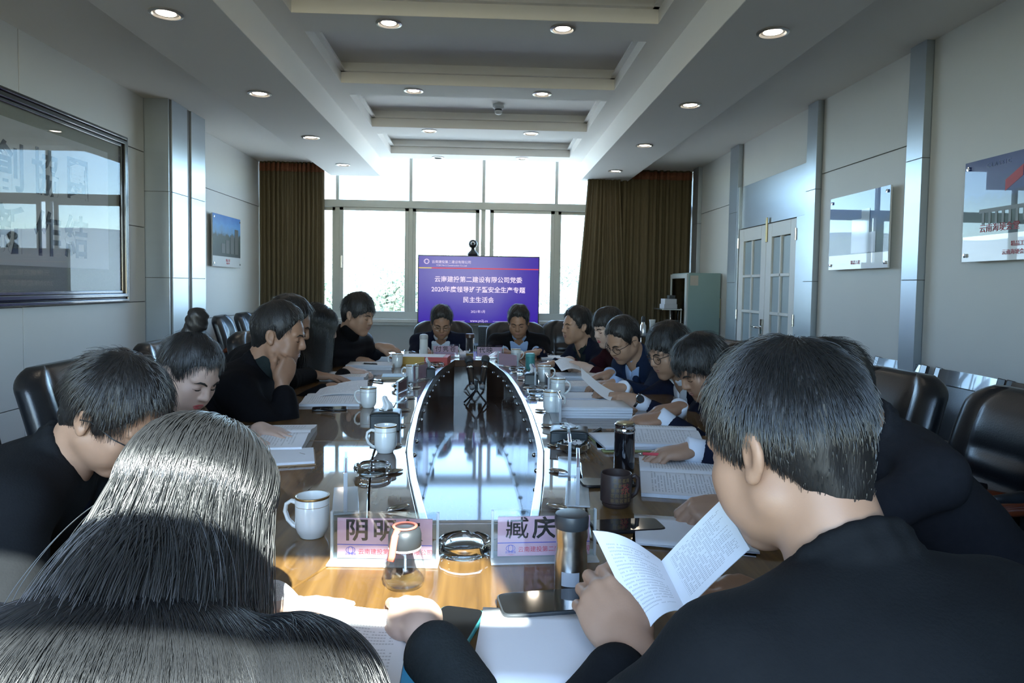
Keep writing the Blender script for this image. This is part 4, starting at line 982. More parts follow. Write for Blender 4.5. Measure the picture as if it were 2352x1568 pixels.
def hair_field(style, t, h, seed, top=.012):
    F = Field((-.125, -.155, -.13), (.125, .145, .165), h)
    F.ell((0, -.013, .030), (.075 + t, .098 + t, .086 + t), k=.01); F.ell((0, -.006, .046), (.068 + t, .088 + t, .074 + t + top), k=.03); F.ell((0, .026, .036), (.061 + t, .060 + t, .050 + t), k=.02)
    if style in ('short', 'fringe'): F.cone((0, -.038, -.015), (0, -.040, -.082), .058 + t, .0475 + t * .6, .02)
    if style in ('bob',): F.ell((0, -.03, -.03), (.082 + t, .085 + t, .075), k=.03)
    rs = np.random.RandomState(seed); X, Y, Z = F.xyz((slice(None),) * 3)
    ph = rs.rand(6) * 6.28; n = np.sin(70 * X + 25 * Z + ph[0]) * np.sin(48 * Y - 20 * Z + ph[1]) + .6 * np.sin(130 * X - 60 * Y + ph[2]) * np.sin(90 * Y + 35 * Z + ph[3])
    F.D += (.0028 * n).astype(np.float32)
    ys, zs = HL[style]
    hl = np.interp(F.ax[1], ys, zs)[None, :, None] + .006 * np.sin(95 * X + ph[4]) + .005 * np.sin(230 * X + 190 * Y + ph[5])
    if style in ('short', 'fringe', 'bun'): hl = hl + np.where(F.ax[1] > .03, 1, 0)[None, :, None] * (-.018 * np.clip((np.abs(X) - .035) / .03, 0, 1.4))
    e = Z - hl
    F.D += (.012 * np.clip(1 - e / .040, 0, 1.6) ** 1.5).astype(np.float32)          # the cut thins out towards the hairline
    F.D = np.maximum(F.D, (-e * .75).astype(np.float32))
    return F
CROWN = V3(0, -.055, .112)
def short_strands(v, seed, n, L, lift=.3, fwd=0.0, m=5, front=.45):
    rs = np.random.RandomState(seed); c = V3(0, -.012, .025)
    nr = (v - c) / V3(.08, .10, .09) ** 2; nr /= np.linalg.norm(nr, axis=1)[:, None]
    keep = np.where((np.einsum('ij,ij->i', v - c, nr) > .07))[0]
    if len(keep) < 10: keep = np.arange(len(v))
    i = rs.choice(keep, n); p = v[i] + rs.randn(n, 3) * .002; N = nr[i]
    t = p - CROWN; t[:, 1] += fwd * np.clip(t[:, 1] + .08, 0, 1) * 3; t -= N * np.einsum('ij,ij->i', t, N)[:, None]; t /= np.linalg.norm(t, axis=1)[:, None] + 1e-6
    d = t + N * lift * (.5 + rs.rand(n, 1)) + rs.randn(n, 3) * .16
    P = np.zeros((n, m, 3)); P[:, 0] = p - N * .004
    LL = L * (.6 + .7 * rs.rand(n, 1)) * np.clip(.42 + (p[:, 2:3] + .02) / .10, .42, 1.0) * np.where((p[:, 1:2] > .055) & (p[:, 2:3] < .10), front, 1.0) / (m - 1)
    for k in range(1, m):
        d = d / np.linalg.norm(d, axis=1)[:, None]; P[:, k] = P[:, k - 1] + d * LL; d = d + t * .25 + V3(0, 0, -.22) - N * .10
    return P
def arm_ik(Sh, W, u, f, hint):
    v = W - Sh; d = np.linalg.norm(v); k = 1.0
    if d > (u + f) * .985: k = d / ((u + f) * .985); u *= k; f *= k
    a = (u * u - f * f + d * d) / (2 * d); hgt = math.sqrt(max(0, u * u - a * a)); e = nz(v); h_ = hint - e * (hint @ e)
    return Sh + e * a + nz(h_) * hgt
def person(label, head, look, face, sex='m', hair='short', jacket=None, style='suit', shirt=None, hands=None, skinm=None, glasses=None, res=1.0, lean=None, width=1.0, seed=1, strands=1500, trousers=None, turtleneck=None, hair_t=.010, strand_len=.032, fwd=0.0, hip=None, hairtop=.012, lift=.3, cuff=None, detail=True, vest=None):
    sc = 1.0 if sex == 'm' else .94
    hc = V3(*head); Rh = frame(*look); fd = frame(face)[:, 1]; rt0 = frame(face)[:, 0]
    NB = hc + Rh @ V3(0, -.035, -.118) * sc + V3(0, 0, -.030) - fd * .022
    SC = NB + V3(0, 0, -.045) - fd * .012
    dz = SC[2] - .56; back = lean if lean is not None else min(.34, math.sqrt(max(.0025, .47 ** 2 - dz * dz)))
    H = V3(*(SC[:2] - fd[:2] * back), .56)
    if hip is not None: H = V3(hip[0], hip[1], .56)
    t = nz(SC - H); r = nz(rt0 - t * (rt0 @ t)); f = np.cross(t, r); A = np.array([r, f, t])
    root = empty('person', (H[0], H[1], 0)); tag(root, label, 'person', 'people seated at the conference table')
    O = V3(H[0], H[1], 0)
    Wd = .185 * sc * width; Sj = {'R': SC + r * Wd - t * .034, 'L': SC - r * Wd - t * .034}
    arms = {}
    for sd in 'RL':
        hd = (hands or {}).get(sd)
        sg = 1 if sd == 'R' else -1
        if hd is None: hd = dict(w=tuple(H + V3(0, 0, .10) + fd * .26 + rt0 * sg * .16), d=tuple(fd * .8 - rt0 * sg * .4 + V3(0, 0, -.2)), n=(0, 0, 1), pose='relax')
        W = V3(*hd['w']); hint = V3(*hd['e']) if 'e' in hd else (V3(0, 0, -1) + rt0 * sg * .75 - fd * .25)
        E = arm_ik(Sj[sd], W, .285 * sc, .245 * sc, hint); arms[sd] = (Sj[sd], E, W, hd)
    sm = skinm or (M['skin_m'] if sex == 'm' else M['skin_f'])
    # body: one continuous skin, head to hands
    nb = Rh.T @ (SC - t * .02 - hc) / sc
    pts = np.array([H, SC, hc] + [x for a in arms.values() for x in a[1:3]] + [V3(*a[3]['w']) + nz(V3(*a[3]['d'])) * .12 for a in arms.values()])
    lo = pts.min(0) - .14; hi = pts.max(0) + .14; lo[2] = max(lo[2], H[2] - .08)
    BF = Field(lo, hi, .0043 * res)
    BF.ell(SC - t * .13, (.13 * sc, .085, .15), A, k=.05); BF.ell(H + t * .12, (.11 * sc, .08, .14), A, k=.05); BF.cone(Sj['L'], Sj['R'], .035, .035, .04)
    for sd in 'RL':
        S_, E, W, hd = arms[sd]; BF.cone(S_, E, .036, .032, .03); BF.cone(E, W, .030, .024, .02); hand_into(BF, sd, hd.get('pose', 'relax'), hd['w'], hd['d'], hd['n'], sc)
    HF = XF(BF, Rh, hc, sc); head_into(HF, sex, nb)
    v, q = BF.mesh()
    mesh_obj('body', [(v - O, q)], sm, root)
    TM = lambda p: Rh @ (np.array(p) * sc) + hc - O
    # face details
    if detail:
        for sg in (-1, 1):
            pts = [TM((sg * x, face_y(HF, sg * x, z) + .0012, z)) for x, z in ((.013, .0155), (.024, .0215), (.036, .0225), (.048, .0150))]
            MB().tube(pts, [.0026, .0036, .0032, .0014], 6, flat=.7).build('eyebrow', M['brow'], root, smooth=True)
            pts = [TM((sg * x, face_y(HF, sg * x, z) + .0008, z)) for x, z in ((.018, -.0050), (.026, -.0072), (.034, -.0074), (.045, -.0040))]
            MB().tube(pts, [.0010, .0019, .0020, .0010], 6).build('eyelashes', M['eye'], root, smooth=True)
        for z, rr_, hw in ((-.0580, .0038, .0245), (-.0685, .0048, .021)):
            pts = [TM((x * hw, face_y(HF, x * hw, z) - .0022, z - (.002 * x * x if z > -.06 else -.003 * x * x))) for x in (-1, -.5, 0, .5, 1)]
            MB().tube(pts, [.0012, rr_ * .85, rr_, rr_ * .85, .0012], 8).build('lip', M['lip_m'] if sex == 'm' else M['lip_f'], root, smooth=True)
    if glasses:
        gm, rr_ = glasses
        g = MB()
        fr_ = MB()
        for sg in (-1, 1):
            c = V3(sg * .034, .1035, -.004)
            fr_.tube([TM(c + V3(math.cos(a) * rr_ * 1.12, -.010 * abs(math.cos(a)) * (1 if math.cos(a) * sg > 0 else 0), math.sin(a) * rr_)) for a in lin(0, 2 * math.pi, 20)], .0014, 6)
            fr_.tube([TM(p) for p in ((sg * (.034 + rr_ * 1.1), .094, .004), (sg * .074 * 1.02, .065, .006), (sg * .082, .005, .006), (sg * .084, -.018, -.006))], .0014, 6)
        fr_.tube([TM(p) for p in ((-.012, .104, .0), (0, .108, .003), (.012, .104, .0))], .0013, 6)
        go = fr_.build('glasses', gm, root, smooth=True)
        for sg in (-1, 1):
            MB().add([TM((sg * .034 + math.cos(a) * rr_ * 1.1, .103 - .010 * abs(math.cos(a)) * (1 if math.cos(a) * sg > 0 else 0), -.004 + math.sin(a) * rr_ * .98)) for a in lin(0, 2 * math.pi * 15 / 16, 15)], [tuple(range(16))]).build('lens', glass_pane('spectacle_lens', (.97, .98, .98)), go)
    # hair
    if hair:
        HFd = hair_field(hair, hair_t, .0048 * max(.8, res), seed, hairtop); hv, hq = HFd.mesh()
        ho = mesh_obj('hair', [((hv * sc) @ Rh.T + hc - O, hq)], M['hairm'], root)
        if strands:
            P = short_strands(hv, seed, strands, strand_len, lift, fwd, front=.45 if hair == 'short' else .9); Pw = (P.reshape(-1, 3) * sc) @ Rh.T + hc - O
            strands_obj('strands', Pw.reshape(P.shape), .00045 * (1.4 if res > 1 else 1.0), M['strand'], ho)
        if hair == 'bun':
            F = Field((-.07, -.07, -.06), (.07, .07, .08), .004); F.ell((0, 0, 0), (.036, .036, .022), k=.01); F.ell((.004, -.004, .026), (.034, .030, .024), k=.012); F.cone((0, 0, -.035), (0, 0, 0), .03, .026, .01)
            X, Y, Z = F.xyz((slice(None),) * 3); F.D += (.0014 * np.sin(np.arctan2(Y, X) * 3 + 260 * Z)).astype(np.float32)
            bv, bq = F.mesh(); bv = bv + V3(0, -.062, .150); mesh_obj('hair_bun', [((bv * sc) @ Rh.T + hc - O, bq)], M['hairm'], ho)
    # clothes
    jm = jacket or cloth('black_suit_cloth', (.012, .012, .015))
    infl = {'suit': .014, 'coat': .020, 'puffer': .030, 'knit': .010}[style]
    pts = np.array([H, SC, NB] + [x for a in arms.values() for x in a[:3]]); lo = pts.min(0) - .24; hi = pts.max(0) + .20; lo[2] = max(lo[2], .42); hi[2] = max(NB[2] + .10, max(max(a[2][2], a[1][2]) for a in arms.values()) + .09)
    h = .0088 * res
    F = Field(lo, hi, h); i_ = infl
    w_ = width * sc
    F.ell(H, (.165 * w_ + i_, .125 * sc + i_, .13), A, k=.06); F.ell(H + t * .17, (.150 * w_ + i_, .115 * sc + i_, .17), A, k=.06)
    F.ell(SC - t * .14 + f * .012, (.165 * w_ + i_, .118 * sc + i_, .17), A, k=.06); F.ell(SC - t * .06 - f * .02, (.16 * w_ + i_, .088 * sc + i_, .09), A, k=.05)
    if sex == 'f': F.ell(SC - t * .17 + f * .085, (.12, .06, .07), A, k=.05)
    F.cone(Sj['L'] + r * .03, Sj['R'] - r * .03, .048 + i_, .048 + i_, .05)
    for sd in 'RL':
        S_, E, W, hd = arms[sd]
        F.cone(NB - t * .03, S_, .040 + i_, .042 + i_, .045)
        F.cone(S_, E, .047 + i_, .039 + i_, .035); we = W - nz(W - E) * .052; F.cone(E, we, .039 + i_, .031 + i_ * .7, .02)
        if style == 'suit': F.ell(S_ + (-1 if sd == 'L' else 1) * r * .004 + t * .006, (.052 + i_, .048 + i_, .040 + i_), A, k=.04)
    X, Y, Z = F.xyz((slice(None),) * 3)
    if style == 'puffer':
        zz = (X - H[0]) * t[0] + (Y - H[1]) * t[1] + (Z - H[2]) * t[2]; F.D += (-.006 * np.abs(np.sin(zz * 58)) + .004).astype(np.float32)
    else:
        ph = np.random.RandomState(seed + 50).rand(5) * 6.28
        F.D += (.0022 * np.sin(31 * X + 17 * Z + ph[0]) * np.sin(23 * Y - 19 * Z + ph[1]) + .0016 * np.sin(52 * Z + 21 * X - 18 * Y + ph[2]) * np.sin(17 * X + 29 * Y + ph[3])).astype(np.float32)
    for sd in 'RL':                                            # creases round the elbows and along the forearm
        S_, E, W, hd = arms[sd]; qq = F.sl(E - .16, E + .16)
        if qq is None: continue
        x, y, z = F.xyz(qq); ax_ = nz(W - E); s_ = (x - E[0]) * ax_[0] + (y - E[1]) * ax_[1] + (z - E[2]) * ax_[2]; ax2 = nz(S_ - E); s2 = (x - E[0]) * ax2[0] + (y - E[1]) * ax2[1] + (z - E[2]) * ax2[2]
        rr_ = np.sqrt((x - E[0]) ** 2 + (y - E[1]) ** 2 + (z - E[2]) ** 2); F.D[qq] += (.0042 * np.sin(105 * (s_ - .6 * s2) + 30 * x) * np.exp(-(rr_ / .085) ** 2)).astype(np.float32)
    # neck opening and collar
    F.cone(NB - t * .045, NB + t * .03 + f * .01, .056 * sc, .066 * sc, .006, op='-'); F.cone(NB + t * .03, NB + t * .14, .066, .085, .006, op='-')
    tr_ = lambda P_: ((P_[0] - SC[0]) * 1, )
    if style == 'suit':
        def vcut(x, y, z):
            a = (x - SC[0]) * r[0] + (y - SC[1]) * r[1] + (z - SC[2]) * r[2]; b = (x - SC[0]) * f[0] + (y - SC[1]) * f[1] + (z - SC[2]) * f[2]; c = (x - SC[0]) * t[0] + (y - SC[1]) * t[1] + (z - SC[2]) * t[2]
            return np.maximum(np.abs(a) - .075 * np.clip((c + .30) / .32, 0, 1.15), .03 - b)
        F.fn(vcut, k=.004)
        for sg in (-1, 1):
            for c0, c1 in ((-.26, -.10), (-.10, .02)):
                pa = [SC + r * sg * (.075 * (c + .30) / .32 + .018) + t * c + f * (.118 * sc + i_ + (.012 if c < -.12 else (-.028 if c > 0 else -.0))) for c in (c0, c1)]
                F.cone(pa[0], pa[1], .014, .020, .008)
    if style in ('suit', 'coat', 'puffer'):
        ring = []
        for k in range(13):
            a = -math.pi * .5 - math.pi * .80 + math.pi * 1.60 * k / 12
            ring.append(NB + r * math.cos(a) * .070 * sc + f * (math.sin(a) * .066 * sc + .002) + t * (.020 - .034 * math.sin(a) * (.5 if style != 'suit' else .75) - .005))
        for a_, b_ in zip(ring[:-1], ring[1:]): F.cone(a_, b_, .0115, .0115, .006); F.cone(a_ - t * .022, b_ - t * .022, .013, .013, .008)
        if style != 'suit' and style != 'puffer': pass
    jv, jq = F.mesh()
    mesh_obj({'suit': 'jacket', 'coat': 'coat', 'puffer': 'puffer_jacket', 'knit': 'sweater'}[style], [(jv - O, jq)], jm, root)
    # shirt with collar
    if shirt is not None:
        G = Field(SC - .24, SC + V3(.24, .24, .16), .0085 * res)
        if style == 'suit':
            G.ell(SC - t * .14 + f * .010, (.155 * w_ , .112 * sc + .006, .17), A, k=.05); G.ell(SC - t * .06 - f * .01, (.12 * w_, .085 * sc, .085), A, k=.05)
            for sd in 'RL': G.cone(NB - t * .03, (Sj[sd] + SC) / 2, .036, .036, .05)
        G.cone(NB - t * .06, NB + t * .045 + f * .012, .066 * sc, .0615 * sc, .01); G.cone(NB - t * .02, NB + t * .03 + f * .01, .064 * sc, .058 * sc, .004, op='-') if False else None
        G.cone(NB + t * .010, NB + t * .15 + f * .02, .0545 * sc, .075 * sc, .003, op='-')
        def notch(x, y, z):
            a = (x - NB[0]) * r[0] + (y - NB[1]) * r[1] + (z - NB[2]) * r[2]; b = (x - NB[0]) * f[0] + (y - NB[1]) * f[1] + (z - NB[2]) * f[2]; c = (x - NB[0]) * t[0] + (y - NB[1]) * t[1] + (z - NB[2]) * t[2]
            return np.maximum(np.abs(a) - .026 * np.clip((c + .045) / .09, 0, 2), .02 - b)
        G.fn(notch, k=.003)
        sv, sq = G.mesh(); mesh_obj('shirt', [(sv - O, sq)], shirt, root)
        if vest is not None:
            G = Field(SC - .24, SC + V3(.24, .24, .10), .0085 * res); G.ell(SC - t * .14 + f * .012, (.155 * w_, .112 * sc + .011, .168), A, k=.05)
            G.fn(lambda x, y, z: np.maximum(np.abs((x - SC[0]) * r[0] + (y - SC[1]) * r[1] + (z - SC[2]) * r[2]) - .040 * np.clip(((x - SC[0]) * t[0] + (y - SC[1]) * t[1] + (z - SC[2]) * t[2] + .11) / .10, 0, 2.2), .03 - ((x - SC[0]) * f[0] + (y - SC[1]) * f[1] + (z - SC[2]) * f[2])), k=.003)
            G.fn(lambda x, y, z: .035 - ((x - SC[0]) * f[0] + (y - SC[1]) * f[1] + (z - SC[2]) * f[2]) * -1 * -1, k=.003)
            sv, sq = G.mesh(); mesh_obj('sweater', [(sv - O, sq)], vest, root)
        cm = cuff or shirt
        for sd in 'RL':
            S_, E, W, hd = arms[sd]; a_ = nz(W - E); p0 = W - a_ * .045 - O; p1 = W + a_ * .016 - O
            MB().tube([p0, p1 - a_ * .002, p1], [.036 * sc, .0365 * sc, .033 * sc], 18, flat=.92).build('shirt_cuff', cm, root, smooth=True)
    if turtleneck is not None:
        G = Field(SC - .14, SC + V3(.14, .14, .17), .007); G.cone(NB - t * .06, NB + t * .050 + f * .012, .074 * sc, .064 * sc, .01); G.ell(SC - t * .05 + f * .05, (.10, .07, .07), A, k=.03); sv, sq = G.mesh(); mesh_obj('collar_inner', [(sv - O, sq)], turtleneck, root)
    # trousers and shoes
    tm = trousers or cloth('dark_trouser_cloth', (.012, .013, .017))
    K = {}; lo = H - .30; hi = H + .30; lo[2] = 0.02; lo[:2] = np.minimum(lo[:2], (H + fd * .62)[:2] - .2); hi[:2] = np.maximum(hi[:2], (H + fd * .62)[:2] + .2); hi[2] = .76
    G = Field(lo, hi, .014)
    G.ell(H - V3(0, 0, .02), (.17 * w_, .14, .10), np.array([rt0, fd, V3(0, 0, 1)]), k=.05)
    shoes = []
    for sg in (-1, 1):
        hj = H + rt0 * sg * .09 - V3(0, 0, .02); kn = hj + fd * .41 + V3(0, 0, -.03) + rt0 * sg * .03; an = kn + V3(0, 0, -.42) - fd * .02
        G.cone(hj, kn, .082, .062, .03); G.cone(kn, an, .060, .045, .02); shoes.append(an)
    lv, lq = G.mesh(); mesh_obj('trousers', [(lv - O, lq)], tm, root)
    for an in shoes:
        G = Field(V3(an[0], an[1], 0) - V3(.22, .22, 0), V3(an[0], an[1], 0) + V3(.22, .22, .14), .009)
        G.cone(V3(an[0], an[1], .055), V3(an[0], an[1], .045) + fd * .13, .042, .036, .02); G.cone(V3(an[0], an[1], .10), V3(an[0], an[1], .06), .042, .044, .02); G.fn(lambda x, y, z: z - .004 + 0 * x + 0 * y, k=.002)
        v_, q_ = G.mesh(); mesh_obj('shoe', [(v_ - O, q_)], pm('black_shoe_leather', (.01, .01, .01), .3), root)
    root_info = dict(root=root, O=O, hc=hc, Rh=Rh, SC=SC, NB=NB, t=t, r=r, f=f, H=H, arms=arms, sc=sc, TM=TM)
    return root_info
# ---------------------------------------------------------------- everyone at the table
navy = cloth('navy_suit_cloth', (.012, .016, .038)); blackc = cloth('black_wool_cloth', (.010, .010, .013)); bluec = cloth('blue_suit_cloth', (.020, .036, .085)); greyc = cloth('charcoal_suit_cloth', (.042, .042, .050))
maroon = cloth('maroon_wool_cloth', (.045, .008, .014)); puff = cloth('black_quilted_nylon', (.012, .013, .018), b=.05, rough=.5); blk_jacket = cloth('black_jacket_cloth', (.016, .018, .021)); slate = cloth('slate_wool_coat', (.034, .042, .046), sc=90, b=.25)
tweed = ramp_mat('brown_houndstooth', [(.42, (.03, .022, .018)), (.58, (.26, .20, .16))], scale=160, rough=.9, detail=1)
def hp(px, py, Y): return tuple(dep(px, py, Y))
def tw(px, py, z=.815): return tuple(tb(px, py, z))
darkshirt = cloth('dark_green_shirt_cloth', (.03, .04, .04)); blackknit = cloth('black_knit', (.008, .008, .010), b=.3)
PPL = {}
PPL['L1'] = person('man with thin glasses bent low at the left, in a black jacket', hp(262, 950, 1.56), (-96, 40, 4), -76, jacket=blk_jacket, style='coat', hair='short', hands={'R': dict(w=hp(300, 1300, 1.24), d=(1, .35, -.15), n=(0, 0, 1), pose='relax', e=(-.3, -.6, -1)), 'L': dict(w=tuple(tb(420, 1150, .815)), d=(1, -.2, -.1), n=(0, 0, 1), pose='relax')}, glasses=(M['dark'], .022), res=.85, seed=3, strands=7000, strand_len=.04, hair_t=.012, turtleneck=cloth('navy_knit_collar', (.01, .014, .045)))
PPL['L2'] = person('woman with a high hair bun reading, in a houndstooth collar', hp(432, 856, 2.08), (-116, 30, -6), -100, sex='f', jacket=tweed, style='coat', hair='bun', hands={'R': dict(w=tw(528, 1012), d=(1, .12, -.12), n=(0, 0, 1), pose='relax'), 'L': dict(w=tw(600, 985), d=(1, -.5, -.1), n=(0, 0, 1), pose='flat')}, turtleneck=blackknit, res=.9, seed=5, strands=6000, strand_len=.03, hair_t=.006, lift=.08, hairtop=.006)
PPL['L3'] = person('man resting his chin on his fist, in a black coat', hp(640, 768, 2.80), (-88, 14, 0), -85, jacket=blackc, style='coat', hair='short', hands={'R': dict(w=hp(648, 880, 2.70), d=(.25, .25, 1), n=(.8, -.6, 0), pose='fist', e=(.3, -.3, -1)), 'L': dict(w=tw(764, 890), d=(1, -.1, -.12), n=(0, 0, 1), pose='hold')}, skinm=M['skin_d'], turtleneck=darkshirt, seed=7, strands=4500, strand_len=.02, hair_t=.007, lift=.15)
PPL['L4'] = person('man mostly hidden behind the chin resting man, one hand flat on a booklet', hp(662, 742, 3.32), (-80, 25, 0), -88, jacket=blackc, style='coat', hair='short', hands={'R': dict(w=tw(722, 860), d=(1, -.05, -.1), n=(0, 0, 1), pose='flat')}, seed=9, strands=1500, res=1.15)
PPL['L5'] = person('woman with long dark hair in black, beside the man in the puffer', hp(733, 748, 3.86), (-72, 22, 0), -85, sex='f', jacket=blackc, style='coat', hair='short', hair_t=-.007, hairtop=-.004, hands={'R': dict(w=tw(800, 850), d=(1, .1, -.1), n=(0, 0, 1), pose='relax')}, seed=11, strands=1500, res=1.15)
PPL['L6'] = person('man in a black quilted puffer jacket turning a page near the window', hp(822, 722, 4.38), (-112, 16, 0), -120, jacket=puff, style='puffer', hair='fringe', hands={'R': dict(w=tw(812, 824), d=(1, .1, -.12), n=(0, -.2, 1), pose='relax'), 'L': dict(w=hp(872, 795, 4.62), d=(1, .1, -.12), n=(0, -.5, 1), pose='relax')}, turtleneck=blackknit, seed=13, res=1.1, hairtop=.018, cuff=puff, strands=2500)
PPL['F1'] = person('man in a navy suit reading at the table head, below the screen', hp(1014, 738, 5.50), (186, 30, 0), 180, jacket=navy, shirt=M['shirtw'], vest=blackknit, hands={'R': dict(w=hp(978, 806, 5.22), d=(.4, -1, -.15), n=(0, 0, 1), pose='relax'), 'L': dict(w=hp(1050, 808, 5.25), d=(-.5, -1, -.15), n=(0, 0, 1), pose='relax')}, glasses=(M['steel'], .019), skinm=M['skin_d'], seed=15, res=1.15)
PPL['F2'] = person('man in an open black jacket and pale blue shirt below the screen', hp(1191, 737, 5.52), (172, 26, 0), 180, jacket=blackc, shirt=M['shirtb'], hands={'R': dict(w=hp(1158, 806, 5.20), d=(.5, -1, -.15), n=(0, 0, 1), pose='relax'), 'L': dict(w=hp(1232, 806, 5.22), d=(-.5, -1, -.15), n=(0, 0, 1), pose='relax')}, skinm=M['skin_d'], seed=17, res=1.15)
PPL['R7'] = person('man in a dark navy jacket looking left, last on the right', hp(1325, 748, 4.72), (112, 4, 0), 112, jacket=navy, style='suit', hair='short', hands={'R': dict(w=hp(1240, 808, 4.95), d=(-1, -.05, -.05), n=(0, .1, 1), pose='relax'), 'L': dict(w=tw(1275, 835), d=(-1, -.1, -.1), n=(0, 0, 1), pose='relax')}, shirt=darkshirt, seed=19, res=1.1, cuff=navy)
PPL['R6'] = person('woman with short dark hair in a maroon coat holding papers', hp(1398, 752, 4.22), (112, 18, 0), 105, sex='f', jacket=maroon, style='coat', hair='bob', hands={'R': dict(w=hp(1308, 826, 4.35), d=(-1, -.3, .0), n=(.2, .3, 1), pose='hold'), 'L': dict(w=hp(1352, 846, 4.0), d=(-1, .25, .05), n=(.2, -.9, .5), pose='hold')}, seed=21, res=1.1, turtleneck=blackknit)
PPL['R5'] = person('man with dark round glasses in a blue suit and light blue shirt', hp(1432, 778, 3.76), (120, 34, -6), 112, jacket=bluec, shirt=M['shirtb'], hair='short', hands={'R': dict(w=tw(1400, 858, .83), d=(-1, -.4, -.15), n=(0, 0, 1), pose='relax'), 'L': dict(w=tw(1412, 880, .83), d=(-1, .3, -.12), n=(0, 0, 1), pose='relax')}, glasses=(M['black'], .021), seed=23, strands=2500, strand_len=.022, hair_t=.006)
PPL['R4'] = person('man with black glasses, white collar and wristwatch holding up a sheet', hp(1538, 805, 3.22), (108, 22, 0), 102, jacket=navy, shirt=M['shirtw'], vest=blackknit, hair='fringe', hands={'R': dict(w=hp(1432, 892, 3.10), d=(-1, -.1, .05), n=(.1, -.4, 1), pose='hold'), 'L': dict(w=hp(1470, 925, 2.88), d=(-1, .12, .02), n=(.1, -.9, .5), pose='hold')}, glasses=(M['black'], .020), seed=25, strands=3000, strand_len=.035, hairtop=.016)
PPL['R3'] = person('older man looking down at his papers, navy suit, lined face', hp(1612, 842, 2.70), (104, 34, 0), 98, jacket=navy, shirt=M['shirtw'], hair='fringe', hands={'R': dict(w=tw(1560, 935, .83), d=(-1, -.1, -.1), n=(0, 0, 1), pose='relax'), 'L': dict(w=tw(1520, 960, .83), d=(-1, .1, -.12), n=(0, -.2, 1), pose='curl')}, skinm=M['skin_d'], seed=27, strands=4500, strand_len=.04, hair_t=.012)
PPL['R2'] = person('man hidden behind the near man, only his cuffed hand with a red pen shows', hp(1800, 880, 2.16), (100, 35, 0), 95, jacket=navy, shirt=M['shirtw'], hands={'L': dict(w=tw(1588, 1032, .825), d=(-1, -.18, -.10), n=(0, 0, 1), pose='relax')}, seed=29, strands=0, res=1.2)
PPL['R1'] = person('man in a charcoal suit half hidden behind the near man', hp(1908, 900, 1.70), (95, 38, 0), 92, jacket=greyc, shirt=M['shirtw'], hands={'L': dict(w=tuple(tb(1690, 1165, .82)), d=(-1, -.12, -.06), n=(.1, -.5, 1), pose='pen')}, seed=31, strands=5000, hair='short')
PPL['N2'] = person('near man in a black jacket seen from behind, holding an open booklet', hp(1806, 1022, .84), (29, 22, 0), 16, jacket=blk_jacket, style='coat', hair='short', hands={'L': dict(w=hp(1456, 1488, .875), d=(-.42, .72, .42), n=(-.1, -.85, .45), pose='hold', e=(-.9, -.3, -.8)), 'R': dict(w=hp(1800, 1420, 1.02), d=(-.7, .5, .3), n=(.3, -.5, .8), pose='hold')}, res=.78, seed=33, strands=26000, strand_len=.026, hair_t=.005, hairtop=.014, width=1.0, lift=.30)
